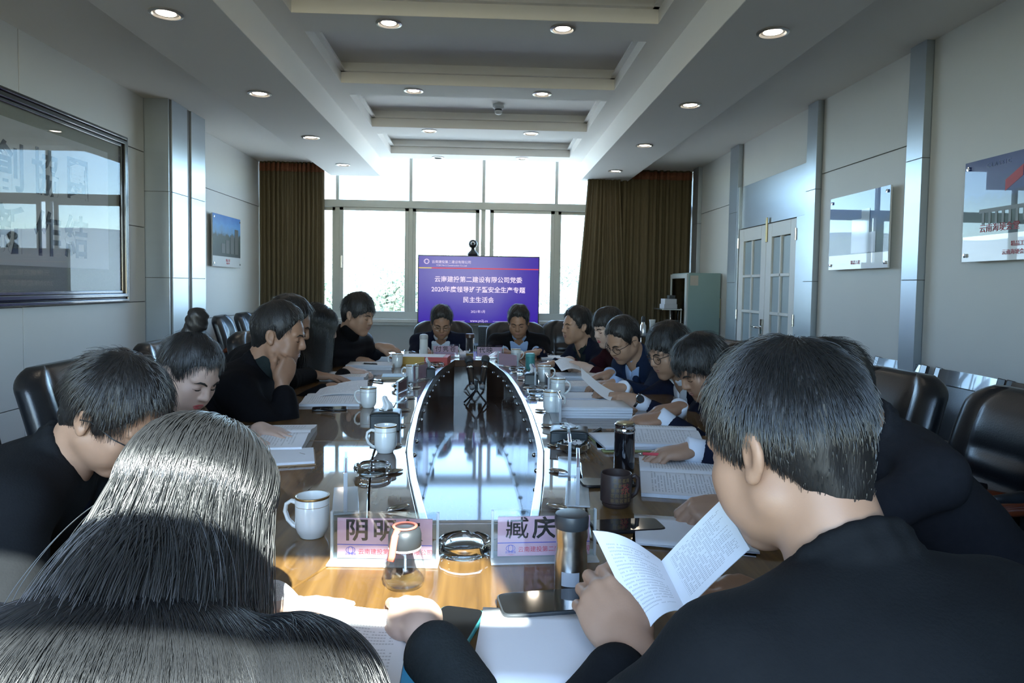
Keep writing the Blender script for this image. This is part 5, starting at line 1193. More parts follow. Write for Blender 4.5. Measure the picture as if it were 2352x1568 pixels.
# the watch on the sheet holder's wrist
PPL['N1'] = person('near woman with long dark hair seen from behind, sunlit, writing', hp(452, 1182, .86), (-8, 34, 0), -4, sex='f', jacket=slate, style='coat', hair='short', hair_t=-.007, hairtop=-.004, hands={'R': dict(w=hp(964, 1440, .955), d=(-.22, .92, -.06), n=(.1, -.2, 1), pose='point', e=(1.0, -.7, -.7)), 'L': dict(w=tuple(tb(560, 1420, .815)), d=(.6, .6, -.1), n=(0, 0, 1), pose='flat')}, res=.85, seed=35, strands=0)
def long_hair(P, n, L, seed, spread=1.0, base=True, rad=.0005, m=22, back_=.10, lat=.42):
    """long strands grown from the scalp, falling over head, neck and shoulders"""
    rs = np.random.RandomState(seed); O, hc, Rh, SC, t, r, f = (P[k] for k in ('O', 'hc', 'Rh', 'SC', 't', 'r', 'f'))
    d = rs.randn(n * 3, 3); d /= np.linalg.norm(d, axis=1)[:, None]
    hl = np.interp(d[:, 1], [-1, -.5, 0, .3, .6, 1], [-.30, -.25, -.10, .1, .45, .62]); d = d[d[:, 2] > hl][:n]; n = len(d)
    c = V3(0, -.012, .028); e = V3(.083, .104, .096)
    p = ((c + d * e) @ Rh.T) * P['sc'] + hc; nr = (d / e) @ Rh.T; nr /= np.linalg.norm(nr, axis=1)[:, None]
    # parting on top: hair leaves sideways and back
    side = np.sign(d[:, 0] + 1e-4); fr_ = np.clip((d[:, 1] - .05) / .3, 0, 1); loc = np.stack([side * (.06 + .25 * np.abs(d[:, 0]) + .9 * fr_), -.8 + 1.0 * fr_, -.25 - .3 * fr_], 1) @ Rh.T
    v = loc - nr * np.einsum('ij,ij->i', loc, nr)[:, None]; v /= np.linalg.norm(v, axis=1)[:, None] + 1e-6
    cols = [(hc + Rh @ (c * P['sc']), Rh.T, e * P['sc'] * (1.0 + .02)), (SC - t * .05 - f * .02, np.array([r, f, t]), V3(.205, .138, .128)), (SC - t * .16, np.array([r, f, t]), V3(.20, .172, .22))]
    for sd in 'RL': cols.append((P['arms'][sd][0], np.array([r, f, t]), V3(.098, .098, .098)))
    cols.append(((P['NB'] + hc) / 2 - f * .01, np.array([r, f, t]), V3(.058, .058, .070)))
    thick = rs.rand(n) ** 1.3 * .018 * spread; thick = thick * np.clip((d[:, 2] + .35) / 1.0, .05, 1); LL = L * (.75 + .35 * rs.rand(n)); st_ = LL / (m - 1)
    PP = np.zeros((n, m, 3)); PP[:, 0] = p; wv = rs.rand(n) * 6.28
    wob = rs.randn(n, 3) * .035 + (lat * d[:, :1]) * r[None, :] - back_ * f[None, :]
    for k in range(1, m):
        g = V3(0, 0, -1.0) + wob + np.stack([.10 * np.sin(wv + k * .55), .06 * np.cos(wv + k * .5), 0 * wv], 1)
        v = v * .55 + g * (.22 + .035 * k); v /= np.linalg.norm(v, axis=1)[:, None]
        q = PP[:, k - 1] + v * st_[:, None]
        for cc, A, ee in cols:
            x = (q - cc) @ A.T; e2 = ee + thick[:, None] * min(1.0, k / 4); s_ = np.linalg.norm(x / e2, axis=1); ins = s_ < 1
            if ins.any(): q[ins] = cc + (x[ins] / s_[ins][:, None]) @ A
        if k <= 10:                                              # strands lie on the skull until they pass its widest part
            cc, A, ee = cols[0]; x = (q - cc) @ A.T; s_ = np.linalg.norm(x / (ee + thick[:, None] * min(1.0, k / 4)), axis=1); on = (x[:, 2] > -.035) & (s_ > 1)
            q[on] = cc + (x[on] / s_[on][:, None]) @ A
        q[:, 2] = np.maximum(q[:, 2], T - .12); PP[:, k] = q; v = q - PP[:, k - 1]; v /= np.linalg.norm(v, axis=1)[:, None] + 1e-9
    ho = [o for o in P['root'].children if o.name.split('.')[0] == 'hair'][0]
    strands_obj('long_strands', PP - O, rad, M['strand'], ho)
long_hair(PPL['N1'], 52000, .60, 41, rad=.00052, spread=.8, back_=.58, lat=.16)
long_hair(PPL['L5'], 5000, .44, 43, rad=.0007)
# wristwatch
def watch(P, sd):
    S_, E, W, hd = P['arms'][sd]; a_ = nz(W - E); c = W + a_ * .016; n = nz(V3(*hd['n'])); n = nz(n - a_ * (n @ a_)); x = np.cross(a_, n)
    o = empty('wristwatch', tuple(c)); tag(o, 'dark wristwatch with steel case on the sheet holder\'s wrist', 'watch')
    MB().tube([x * math.cos(a) * .032 + n * math.sin(a) * .027 for a in lin(0, 2 * math.pi, 24)], .009, 8, flat=.3, up=tuple(a_)).build('strap', M['black'], o, smooth=True)
    m4 = Matrix([[x[0], a_[0], n[0], n[0] * .027], [x[1], a_[1], n[1], n[1] * .027], [x[2], a_[2], n[2], n[2] * .027], [0, 0, 0, 1]])
    MB().lathe([(0, 0), (.019, 0), (.020, .005), (.018, .009), (0, .009)], 24, mat=m4).build('case', M['chrome'], o, smooth=True, angle=40); MB().lathe([(0, .0092), (.016, .0092), (.016, .0098), (0, .0098)], 24, mat=m4).build('dial', M['dark'], o)
watch(PPL['R4'], 'L')
# red enamel badges
M['badge'] = pm('red_enamel_badge', (.55, .03, .02), .3); 
def badge(P, px, py, lab):
    rt = P['root']; O = P['O']; SC, f, t, r = P['SC'], P['f'], P['t'], P['r']
    c = SC - t * .17 - r * .09 + f * (.135 * P['sc'] + .020)
    q = Matrix([[r[0], t[0], f[0], c[0] - O[0]], [r[1], t[1], f[1], c[1] - O[1]], [r[2], t[2], f[2], c[2] - O[2]], [0, 0, 0, 1]])
    MB().lathe([(0, -.01), (.010, -.01), (.010, .003), (.006, .006), (0, .006)], 14, mat=q).build('badge', M['badge'], rt, smooth=True, angle=40)
for k in ('L6', 'F2', 'R5', 'R4', 'R6'): badge(PPL[k], 0, 0, '')
# chairs under everybody
def seat_of(k, lab, face, dx=0, dy=0):
    H = PPL[k]['H']; dx += {'L': -.10, 'R': .09}.get(k[0], 0); chair(H[0] + dx, H[1] + dy, face, lab)
seat_of('L1', 'black leather chair under the bent man with thin glasses', -68); seat_of('L2', 'black leather chair of the woman with the bun, at the left edge', -88); seat_of('L3', 'black leather chair of the chin resting man', -88); seat_of('L4', 'black leather chair with red arm behind the chin resting man', -86)
seat_of('L5', 'black leather chair of the long haired woman by the curtain', -88); seat_of('L6', 'black leather chair of the man in the puffer', -118)
seat_of('F1', 'black leather chair of the navy suited man below the screen', 180, -.02); seat_of('F2', 'black leather chair of the man in the open black jacket', 180)
seat_of('R7', 'black leather chair of the last man on the right', 112); seat_of('R6', 'black leather chair of the woman in maroon', 104); seat_of('R5', 'black leather chair of the man in the blue suit', 106); seat_of('R4', 'black leather chair of the man holding up a sheet', 100)
seat_of('R3', 'black leather chair of the older man', 96); seat_of('R2', 'black leather chair just beyond the charcoal suit', 92); seat_of('R1', 'black leather chair of the man in charcoal, nearest on the right', 92)
seat_of('N1', 'black leather chair of the near woman with long hair', -4, 0, -.02); seat_of('N2', 'black leather chair of the near man in black', 14, 0, -.02)
g2 = 'spare black leather chairs'
chair(-2.26, 6.86, -82, 'spare black leather chair by the left wall, nearer of two', g2); chair(-2.28, 7.52, -86, 'spare black leather chair by the left wall next to the curtain', g2)
p = dep(1290, 770, 6.35); chair(p.x + .10, 6.35, 178, 'spare black leather chair right of the table head, before the window', g2)
# ================================================================== THINGS ON THE TABLE
M['china'] = pm('white_porcelain', (0.72, 0.74, 0.72), 0.16, coat=0.6, var=0.015); M['gilt'] = pm('gilt_rim', (0.36, 0.22, 0.09), 0.28, metal=0.8)
M['tableglass'] = solid_glass('ashtray_glass', (.97, .99, .99), 0.0, 1.32); M['acryl'] = glass_pane('clear_acrylic', (.93, .96, .97)); M['acryl_edge'] = pm('acrylic_edge', (.75, .82, .86), .12, var=.0); M['acryl_edge'].node_tree.nodes['Principled BSDF'].inputs['Alpha'].default_value = .38
M['pink'] = pm('pink_card', (0.66, 0.40, 0.47), 0.6, var=0.02); M['cardink'] = pm('card_black_ink', (.025, .022, .02), .6); M['cardblue'] = pm('card_blue_ink', (.06, .08, .45), .6); M['cardred'] = pm('card_red_ink', (.62, .07, .09), .6)
M['boxleather'] = pm('black_box_leather', (.018, .026, .030), .34, var=.15, bump=.05, bscale=200); M['tissue'] = pm('white_tissue', (.74, .75, .76), .9, var=.03)
M['page'] = paper_mat('printed_page', 26, 34, margin=.12); M['page2'] = paper_mat('dense_printed_page', 34, 26, margin=.10, dens=.75); M['pageb'] = pm('blank_paper', (.78, .80, .84), .75, var=.01); M['edge'] = pm('paper_edges', (.66, .68, .72), .8, var=.05, scale=200)
M['phone'] = pm('phone_glass', (.008, .009, .011), .08, coat=1.0, var=0); M['tealcase'] = pm('teal_phone_edge', (.05, .28, .30), .35); M['yixing'] = pm('brown_clay', (.045, .028, .024), .45, var=.12, bump=.03)
# --- mugs
def mug_parts(h=.085, r=.034):
    prof = [(0, .003), (r * .62, .003), (r * .66, 0), (r * .72, .001), (r * .74, .004), (r * .90, .012), (r * .99, .022), (r, .034), (r, h - .001), (r - .001, h), (r - .0028, h), (r - .0035, h - .002), (r - .0035, .03), (r * .8, .012), (0, .008)]
    b = MB().lathe(prof, 32).mesh('cup', True)
    band = MB().lathe([(r - .0012, h + .0004), (r + .0006, h + .0001), (r + .0007, h - .0042), (r + .0001, h - .0044)], 32, closed=True).mesh('gilt_rim', True)
    line = MB().lathe([(r + .0001, h - .019), (r + .0004, h - .0185), (r + .0001, h - .018)], 32, closed=True).mesh('gilt_line', True)
    hd = MB().tube([(-r + .002, 0, h * .80), (-r - .010, 0, h * .84), (-r - .021, 0, h * .76), (-r - .024, 0, h * .58), (-r - .018, 0, h * .38), (-r - .006, 0, h * .24), (-r + .004, 0, h * .20)], [.0050, .0045, .0042, .0042, .0042, .0045, .005], 10, flat=1.35).mesh('handle', True)
    return b, band, line, hd
MUG = mug_parts()
def mug(px, py, rz, label, s=1.0, lid=False):
    p = tb(px, py); o = empty('mug', (p.x, p.y, T), R(rz)); tag(o, label, 'mug', 'white gilt rimmed mugs'); o.scale = (s, s, s)
    place(MUG[0], 'cup', M['china'], o); place(MUG[1], 'gilt_rim', M['gilt'], o); place(MUG[2], 'gilt_line', M['gilt'], o); place(MUG[3], 'handle', M['china'], o)
mug(717, 1230, -8, 'white mug nearest the camera, left of the pink name card'); mug(885, 1038, 15, 'white mug in front of the left tissue box'); mug(846, 935, 0, 'white mug beside the chin resting man\'s open booklet')
mug(947, 874, 5, 'white mug beside the beige notebook on the left'); mug(912.5, 843, 0, 'white mug left of the red and yellow box'); mug(1184.5, 829, 160, 'white mug before the man in the open black jacket')
mug(1249, 876, 170, 'white mug right of the far tissue box', 1.05); mug(1280.5, 911, 165, 'white mug by the stacked papers, farther of a pair', 1.05); mug(1266.5, 946, 150, 'white mug by the thick paper pile, nearer of a pair', 1.05)
# --- ashtrays
def ash_mesh():
    r = .050; n = 48; rings = []
    prof = [(.0, .004), (.030, .004), (.034, .006), (.040, .016), (.043, .024), (.046, .0265), (.049, .025), (.0515, .018), (.0505, .011), (.044, .009), (.038, .004), (.036, .0), (.0, .0)]
    vs = []; fs = []
    for i, (a, z) in enumerate(prof):
        for k in range(n):
            t = 2 * math.pi * k / n; zz = z
            if 3 <= i <= 6:
                for q in (0.5, 2.6, 4.7):
                    d = abs((t - q + math.pi) % (2 * math.pi) - math.pi)
                    if d < .16: zz -= .007 * (1 - d / .16)
            vs.append((a * math.cos(t), a * math.sin(t), zz))
    for i in range(len(prof) - 1):
        for k in range(n): fs.append((i * n + k, i * n + (k + 1) % n, (i + 1) * n + (k + 1) % n, (i + 1) * n + k))
    return MB().add(vs, [tuple(reversed(f_)) for f_ in fs]).mesh('ashtray', True)
ASH = ash_mesh()
def ashtray(px, py, label, s=1.0, rz=0):
    p = tb(px, py); o = place(ASH, 'ashtray', M['tableglass'], None, (p.x, p.y, T + .0006), (0, 0, rz)); o.scale = (s, s, s); tag(o, label, 'ashtray', 'round clear glass ashtrays'); return o
ashtray(856, 1088, 'clear glass ashtray on the left wing before the near mug'); ashtray(1067, 1270, 'clear glass ashtray between the two near pink name cards', 1.04, .8); ashtray(923, 893, 'clear glass ashtray beyond the left tissue box'); ashtray(1002, 842, 'clear glass ashtray beside the red box')
ar = ashtray(1317, 1036, 'clear glass ashtray with torn paper scraps by the right tissue box', 1.05, .3); ashtray(1233, 906, 'clear glass ashtray among the right side cards'); ashtray(1187, 852, 'clear glass ashtray near the teal tumbler')
p = tb(1317, 1034); sc_ = empty('paper_scraps', (p.x, p.y, T + .026)); tag(sc_, 'torn white paper scraps lying in the glass ashtray', 'paper scraps')
for k in range(7):
    a = rnd.uniform(0, 6.3); c = Vector((rnd.uniform(-.022, .026), rnd.uniform(-.012, .014), rnd.uniform(.0, .006)))
    MB().grid(3, 3, lambda u, v: c + Vector(((u - .5) * .022, (v - .5) * .016, .005 * math.sin(u * 4 + k) * math.cos(v * 3))) , thick=.0008).build('scrap', M['tissue'], sc_)
# --- tissue boxes
def tissue_box(px, py, rz, w, d, h, label, tis=.05):
    p = tb(px, py); o = empty('tissue_box', (p.x, p.y + d / 2 * .9, T), R(rz)); tag(o, label, 'tissue box', 'dark leather tissue boxes')
    MB().box((-w / 2, -d / 2, 0), (w / 2, d / 2, h * .86)).build('case', M['boxleather'], o, bevel=.004)
    lidm = MB()
    def fn(u, v): return ((u - .5) * w * 1.01, (v - .5) * d * 1.01, h * .87 + h * .13 * (1 - (2 * u - 1) ** 4) ** .5 * (1 - (2 * v - 1) ** 4) ** .5)
    ld = MB().grid(14, 14, fn, thick=(0, 0, -.004)).build('lid', M['boxleather'], o, smooth=True)
    MB().lathe([(w * .20, 0), (w * .24, .001), (w * .245, .003), (w * .21, .0035)], 28, closed=True, mat=tr(0, 0, h - .001) @ Matrix.Diagonal((1, .8, 1, 1))).build('slot_ring', M['chrome'], ld, smooth=True)
    MB().lathe([(0, 0), (w * .2, 0), (w * .2, .0012), (0, .0012)], 24, mat=tr(0, 0, h) @ Matrix.Diagonal((1, .8, 1, 1))).build('slot', M['black'], ld)
    if tis:
        MB().grid(8, 8, lambda u, v: ((u - .5) * w * .42 * (1 - v * .6) + .006 * math.sin(v * 5), .012 * math.sin(u * 7 + 1) * (1 - v * .5), h - .002 + tis * v * (1 - .25 * abs(u - .5))), thick=.0012).build('tissue', M['tissue'], o, smooth=True)
tissue_box(882, 990, 4, .105, .11, .068, 'dark leather tissue box on the left wing, tissue standing up', .055); bx2 = tissue_box(1311, 1024, -8, .122, .105, .052, 'dark leather tissue box on the right wing with a folded tissue', .018)
tissue_box(981, 868, 10, .075, .10, .06, 'far dark tissue box before the red and yellow box', .055); tissue_box(1222, 884, -6, .07, .10, .062, 'far dark tissue box behind the right side cards', .05)
# --- name cards
PW, PH = .198, .094
def name_card(x, y, rz, label, name=None, text=True, gap=.062):
    o = empty('name_card', (x, y, T), R(rz)); tag(o, label, 'name card', 'pink name cards in acrylic stands')
    MB().box((-PW / 2, -.0045, .004), (PW / 2, -.003, PH)).build('acrylic_sheet', M['acryl'], o); MB().box((-PW / 2, .003, .004), (PW / 2, .0045, PH)).build('acrylic_sheet', M['acryl'], o)
    for sg in (-1, 1): MB().box((sg * PW / 2 - .0025, -.0045, .004), (sg * PW / 2 + .0025, .0045, PH + .001)).build('acrylic_edge', M['acryl_edge'], o, bevel=.001)
    n = 8
    poly = [(-PW / 2 - .004, -.030), (PW / 2 + .004, -.030), (PW / 2 + .004, .030), (-PW / 2 - .004, .030)]
    MB().prism(poly, 0.0004, .0045).build('foot_plate', M['acryl_edge'], o, bevel=.0015)
    cd_ = MB().box((-PW / 2 + .010, -.0012, .006), (PW / 2 - .010, .0012, PH - .012)).build('card', M['pink'], o)
    if text:
        for fc in (0, 1):
            rt = (R(90), 0, R(180) * fc); yy = -.0016 if fc == 0 else .0016
            MB().box((-PW / 2 + .010, min(yy, yy * .8), .031), (PW / 2 - .010, max(yy, yy * .8), .0325)).build('rule', M['cardblue'], cd_)
            if name:
                for k, c in enumerate(name):
                    if c == ' ': continue
                    xx = (-.052 + .052 * k) * (1 if fc == 0 else -1); text_mesh('lettering', c, .044, M['cardink'], cd_, (xx, yy, .057), rt, offset=.0003 if c in '臧隽苍映代付' else .0010, ext=.0001, sx=1.05)
            text_mesh('lettering', '云南建投第二建设有限公司', .0115, M['cardred'], cd_, (.020 * (1 if fc == 0 else -1), yy, .018), rt, ext=.0001, space=1.03)
            lx = -.064 * (1 if fc == 0 else -1)
            text_mesh('lettering', '云南建投', .0052, M['cardblue'], cd_, (lx, yy, .0135), rt, ext=.0001); text_mesh('lettering', '—YCIH—', .0036, M['cardred'], cd_, (lx, yy, .0088), rt, ext=.0001)
            for rx in (.0085, .0045):
                MB().tube([(lx + math.cos(a) * rx, yy, .0215 + math.sin(a) * .0062) for a in lin(0, 6.283, 18)], .0005, 5).build('logo', M['cardblue'], cd_)
    return o
def card_px(a, b, label, name):
    p, q = tb(*a), tb(*b); name_card((p.x + q.x) / 2, (p.y + q.y) / 2 + .028, math.degrees(math.atan2(q.y - p.y, q.x - p.x)), label, name)
card_px((755, 1301), (1002, 1305), 'pink name card behind the clear bottle, nearest on the left', '阴明保'); card_px((1131, 1298), (1370, 1292), 'pink name card behind the steel thermos, nearest on the right', '臧庆 ')
def far_card(px, py, label, name, rz=0): p = tb(px, py); name_card(p.x, p.y, rz, label, name)
far_card(1023.5, 820, 'pink name card before the navy suited man at the far end', '付隽苍'); far_card(1124, 823, 'pink name card before the man in the open black jacket', '代映 ')
def side_card(px, py, rz, label): p = tb(px, py); name_card(p.x, p.y, rz, label, None, text=False)
side_card(794, 1150, 101, 'pink name card seen edge on behind the near left mug'); side_card(887, 968, 98, 'pink name card edge on in front of the left tissue box'); side_card(924, 916, 84, 'pink name card edge on beside the ashtray beyond the left tissue box'); side_card(966, 872, 70, 'pink name card edge on by the far left tissue box')
side_card(1326, 1135, 82.5, 'pink name card edge on left of the brown clay mug'); side_card(1306, 1072, 84, 'pink name card edge on before the ashtray with scraps'); side_card(1282, 960, 88, 'pink name card edge on beside the nearer white mug of the pair'); side_card(1256, 905, 89, 'pink name card edge on beside the farther white mug of the pair'); side_card(1226, 880, 90, 'pink name card edge on by the far right tissue box'); side_card(1166, 842, 128, 'pink name card turned aside by the teal tumbler')
# --- bottles and flasks
def lathe_thing(name, px, py, label, cat, parts, rz=0):
    p = tb(px, py); o = empty(name, (p.x, p.y, T), R(rz)); tag(o, label, cat)
    for nm, prof, mt, ang in parts: MB().lathe(prof, 36).build(nm, mt, o, smooth=True, angle=ang)
    return o
o = lathe_thing('steel_thermos', 1310, 1350, 'short brushed steel thermos with grey lid before the right name card', 'thermos', [('body', [(0, 0), (.0265, 0), (.0285, .002), (.0285, .040), (.0278, .060), (.0262, .072), (.0262, .082), (.0282, .092), (.0285, .108), (0, .108)], M['steel'], 40), ('lid', [(.0283, .108), (.0292, .110), (.0295, .126), (.028, .131), (.022, .1325), (0, .1325)], M['dark'], 40)])
M['labelt'] = pm('grey_label', (.32, .34, .38), .4)
MB().grid(8, 2, lambda u, v: (.0288 * math.sin((u - .5) * 1.1 - .15), -.0288 * math.cos((u - .5) * 1.1 - .15), .014 + .024 * v), thick=.0003).build('label', M['labelt'], o)
M['water'] = solid_glass('clear_water', (.97, .99, .99), 0, 1.33); M['coral'] = pm('coral_silicone', (.75, .16, .11), .5)
o = lathe_thing('glass_bottle', 929, 1343, 'clear water bottle with black cap and coral strap on the near table', 'bottle', [('glass', [(0, 0), (.026, 0), (.032, .004), (.0365, .018), (.0368, .034), (.033, .055), (.0275, .074), (.0265, .084), (.0255, .084), (.0262, .074), (.0315, .055), (.0352, .034), (.0350, .019), (.030, .006), (0, .004)], glass_pane('bottle_glass', (.95, .97, .97)), None), ('cap', [(.0272, .082), (.0285, .084), (.0285, .106), (.026, .117), (.019, .123), (0, .1235)], M['dark'], 40)])
o.scale = (1, 1, .84)
MB().lathe([(.0168, .1225), (.0215, .1222), (.0218, .1250), (.0172, .1254)], 32, closed=True).build('cap_ring', M['coral'], o, smooth=True)
MB().tube([(-.010, -.018, .1238), (-.014, -.026, .112), (-.016, -.0305, .095), (-.018, -.032, .075), (-.020, -.0335, .066)], .0062, 8, flat=.28, up=(1, 0, 0)).build('strap', M['coral'], o, smooth=True)
MB().lathe([(.0255, .0775), (.0283, .0785), (.0283, .0825), (.0255, .0825)], 32, closed=True).build('neck_ring', M['white'], o, smooth=True)
o = lathe_thing('black_flask', 1433, 1082, 'tall glossy black vacuum flask with silver collar on the right wing', 'flask', [('body', [(0, 0), (.0275, 0), (.0288, .003), (.0288, .112), (0, .112)], pm('gloss_black_enamel', (.006, .006, .008), .10, coat=1), 40), ('collar', [(.0285, .112), (.0292, .113), (.0292, .123), (.0285, .124), (.0285, .126), (.0292, .127), (.0292, .136), (.026, .139), (0, .139)], M['chrome'], 40), ('top_disc', [(.024, .1385), (.024, .141), (.020, .142), (0, .142)], M['brass'], 40)])
o = lathe_thing('clay_mug', 1414, 1160, 'brown clay mug with gilt characters beside the black flask', 'mug', [('cup', [(0, .002), (.028, .002), (.030, 0), (.033, .004), (.033, .010), (.037, .013), (.0372, .078), (.036, .080), (.0342, .079), (.034, .02), (0, .012)], M['yixing'], 50)])
MB().tube([(.034, 0, .066), (.045, 0, .072), (.052, .0, .066), (.053, 0, .048), (.048, 0, .030), (.036, 0, .020)], [.005, .006, .0055, .0055, .005, .005], 10).build('handle', M['yixing'], o, smooth=True)
M['giltink'] = pm('gilt_characters', (.42, .30, .12), .4)
cy = text_mesh('lettering', '茶', .026, M['cardred'], o, (0, 0, 0), (0, 0, 0), ext=.0001); bend = lambda me, x0, z0: [setattr(v, 'co', Vector((.0376 * math.sin((v.co.x + x0) / .0372), -.0376 * math.cos((v.co.x + x0) / .0372), z0 + v.co.y))) for v in me.vertices]
bend(cy.data, .016, .047)
for k, s_ in enumerate(('茶荼茗荈', '茶茗茶', '荼茶茗茶', '茗荈茶茗荼', '茶荼茗茶茗')):
    t_ = text_mesh('lettering', s_, .0105, M['giltink'], o, (0, 0, 0), (0, 0, 0), ext=.0001, space=1.05); bend(t_.data, .002 if k in (1, 2) else .006, .068 - k * .0118)
o = lathe_thing('white_flask', 973, 819, 'white vacuum flask with grey collar at the far table end', 'flask', [('body', [(0, 0), (.029, 0), (.030, .003), (.030, .128), (0, .128)], M['china'], 40), ('lid', [(.0295, .128), (.031, .130), (.031, .148), (.027, .160), (.012, .165), (0, .165)], pm('pale_grey_plastic', (.45, .46, .46), .4), 40)])
o = lathe_thing('tea_bottle', 1079, 822, 'clear tea bottle with brown cap between the two far name cards', 'bottle', [('glass', [(0, 0), (.028, 0), (.030, .003), (.030, .145), (.028, .145), (.028, .006), (0, .004)], MATS['bottle_glass'], None), ('tea', [(0, .006), (.0275, .006), (.0275, .034), (0, .034)], pm('amber_tea_leaves', (.30, .17, .05), .3), None), ('cap', [(.030, .145), (.032, .147), (.032, .172), (.03, .175), (0, .175)], pm('brown_cap', (.06, .03, .02), .35), 40)])
o = lathe_thing('teal_tumbler', 1217.5, 847, 'teal metal tumbler at the right of the far end', 'tumbler', [('body', [(0, 0), (.027, 0), (.0295, .004), (.0295, .080), (0, .080)], M['teal'], 40), ('lid', [(.0298, .080), (.0305, .082), (.0300, .096), (.024, .100), (0, .100)], pm('pale_teal_lid', (.10, .36, .36), .4), 40)])
# --- red and yellow box
p = tb(977, 838); q = empty('gift_box', (p.x, p.y + .09, T), R(-4)); tag(q, 'low red and yellow box with a pale lid at the far left end', 'box')
MB().box((-.15, -.09, 0), (.0, .09, .052)).build('yellow_half', pm('yellow_print', (.55, .33, .06), .5), q, bevel=.002); MB().box((.0, -.09, 0), (.15, .09, .052)).build('red_half', pm('red_card', (.50, .06, .05), .5), q, bevel=.002); MB().box((-.15, -.09, .052), (.12, .09, .054)).build('lid_sheet', M['pageb'], q)
# --- booklets, piles, sheets
def open_book(c, rz, label, pw=.19, ph=.27, t=.012, mat='page', curl=0.0, raised=0.0, name='open_booklet'):
    o = empty(name, (c[0], c[1], T), R(rz)); tag(o, label, 'booklet', 'open booklets on the table')
    for sg in (-1, 1):
        def fn(u, v):
            s_ = u if sg > 0 else 1 - u
            z = t * (1 - .25 * s_) + .010 * math.sin(math.pi * min(1, s_ * 1.4) ** .6) * (1 - s_) + (curl * s_ ** 3 if sg > 0 else 0)
            return (sg * pw * s_, (v - .5) * ph, z + .001)
        MB().grid(12, 4, fn, thick=None).build('page', M[mat], o, smooth=True)
        def fb(u, v):
            p_ = fn(u, v); return (p_[0], p_[1], p_[2] - .0004)
        m = MB(); n0 = 12
        P = [fb(i / 12, 0) for i in range(13)]; Q = [fb(i / 12, 1) for i in range(13)]
        vs_ = [Vector(x) for x in P] + [Vector(x) for x in Q] + [Vector((x[0], x[1], .0005)) for x in P] + [Vector((x[0], x[1], .0005)) for x in Q]
        fs_ = [(i, i + 1, 14 + i, 13 + i) for i in range(12)] + [(26 + i, 39 + i, 40 + i, 27 + i) for i in range(12)] + [(i, 26 + i, 27 + i, i + 1) for i in range(12)] + [(13 + i, 14 + i, 40 + i, 39 + i) for i in range(12)] + [(0, 13, 39, 26), (12, 38, 51, 25)]
        m.add(vs_, fs_).build('page_block', M['edge'], o, smooth=False)
    if raised:
        MB().grid(14, 4, lambda u, v: (-.002 + pw * math.sin(u * 1.25) * .85 * (1 if raised > 0 else -1), (v - .5) * ph, t + .010 + pw * (1 - math.cos(u * 1.25 * abs(raised))) * .75), thick=.0005).build('raised_page', M[mat], o, smooth=True)
    return o
def pile(c, rz, label, w=.21, h=.29, t=.02, n=3, mat='pageb', top='page', name='paper_pile', fan=3.0):
    o = empty(name, (c[0], c[1], T), R(rz)); tag(o, label, 'papers', 'papers on the table')
    for k in range(n):
        a = R(rnd.uniform(-fan, fan)); mt = Matrix.Rotation(a, 4, 'Z'); z0 = t * k / n; z1 = t * (k + 1) / n
        b = MB().box((-w / 2, -h / 2, z0 + .0004), (w / 2, h / 2, z1 - .0002), mt).build('booklet' if t / n > .004 else 'sheet_stack', M['edge'], o)
        if k == n - 1: MB().grid(6, 6, lambda u, v: mt @ Vector(((u - .5) * w, (v - .5) * h, z1 + .0003 + .003 * (u - .5) ** 2)), thick=.0005).build('top_sheet', M[top], o, smooth=True)
        else: MB().box((-w / 2, -h / 2, z1 - .0008), (w / 2, h / 2, z1 - .0002), mt).build('cover', M[mat], o)
    return o
def sheet(label, quad, mat='page', bend=(0, 0, 0), name='held_sheet', nu=12, cat='papers', th=.0012, flip=False):
    """a free sheet with four 3D corners (bottom-left, bottom-right, top-right, top-left) and a bulge"""
    A_, B_, C_, D_ = [Vector(q_) for q_ in quad]; bd = Vector(bend); o0 = (A_ + B_ + C_ + D_) / 4
    def fn(u, v): return A_.lerp(B_, u).lerp(D_.lerp(C_, u), v) + bd * (math.sin(math.pi * u)) - o0
    o = MB().grid(nu, 6, fn, thick=th).build(name, M[mat], None, smooth=True, loc=o0, angle=40)
    tag(o, label, cat); return o
def pen(a, b, label, mat, z=T + .005, clip=True):
    a = tb(*a, z); b = tb(*b, z); o = empty('pen', tuple(a)); tag(o, label, 'pen'); d = b - a; L = .14 if d.length < .05 else d.length; d = d.normalized()
    f_ = lambda s_: d * (s_ * L)
    MB().tube([f_(.10), f_(.62), f_(1.0)], [.0042, .0045, .0042], 10).build('barrel', mat, o, smooth=True); MB().tube([f_(0), f_(.02), f_(.10)], [.0006, .0016, .0040], 10).build('tip', M['chrome'], o, smooth=True)
    MB().tube([f_(.66) + Vector((0, 0, .0052)), f_(.97) + Vector((0, 0, .0052))], .0012, 6).build('clip', M['chrome'], o)
def phone(px, py, rz, label, w=.072, h=.15, t=.008, rim='black'):
    p = tb(px, py); o = empty('smartphone', (p.x, p.y, T), R(rz)); tag(o, label, 'phone')
    MB().prism([(x, y) for x, y in sup(w / 2, h / 2, 8, 40)], .0006, t).build('case', M[rim], o, bevel=.002); MB().prism([(x * .94, y * .97) for x, y in sup(w / 2, h / 2, 8, 40)], t - .0004, t + .0006).build('screen', M['phone'], o)
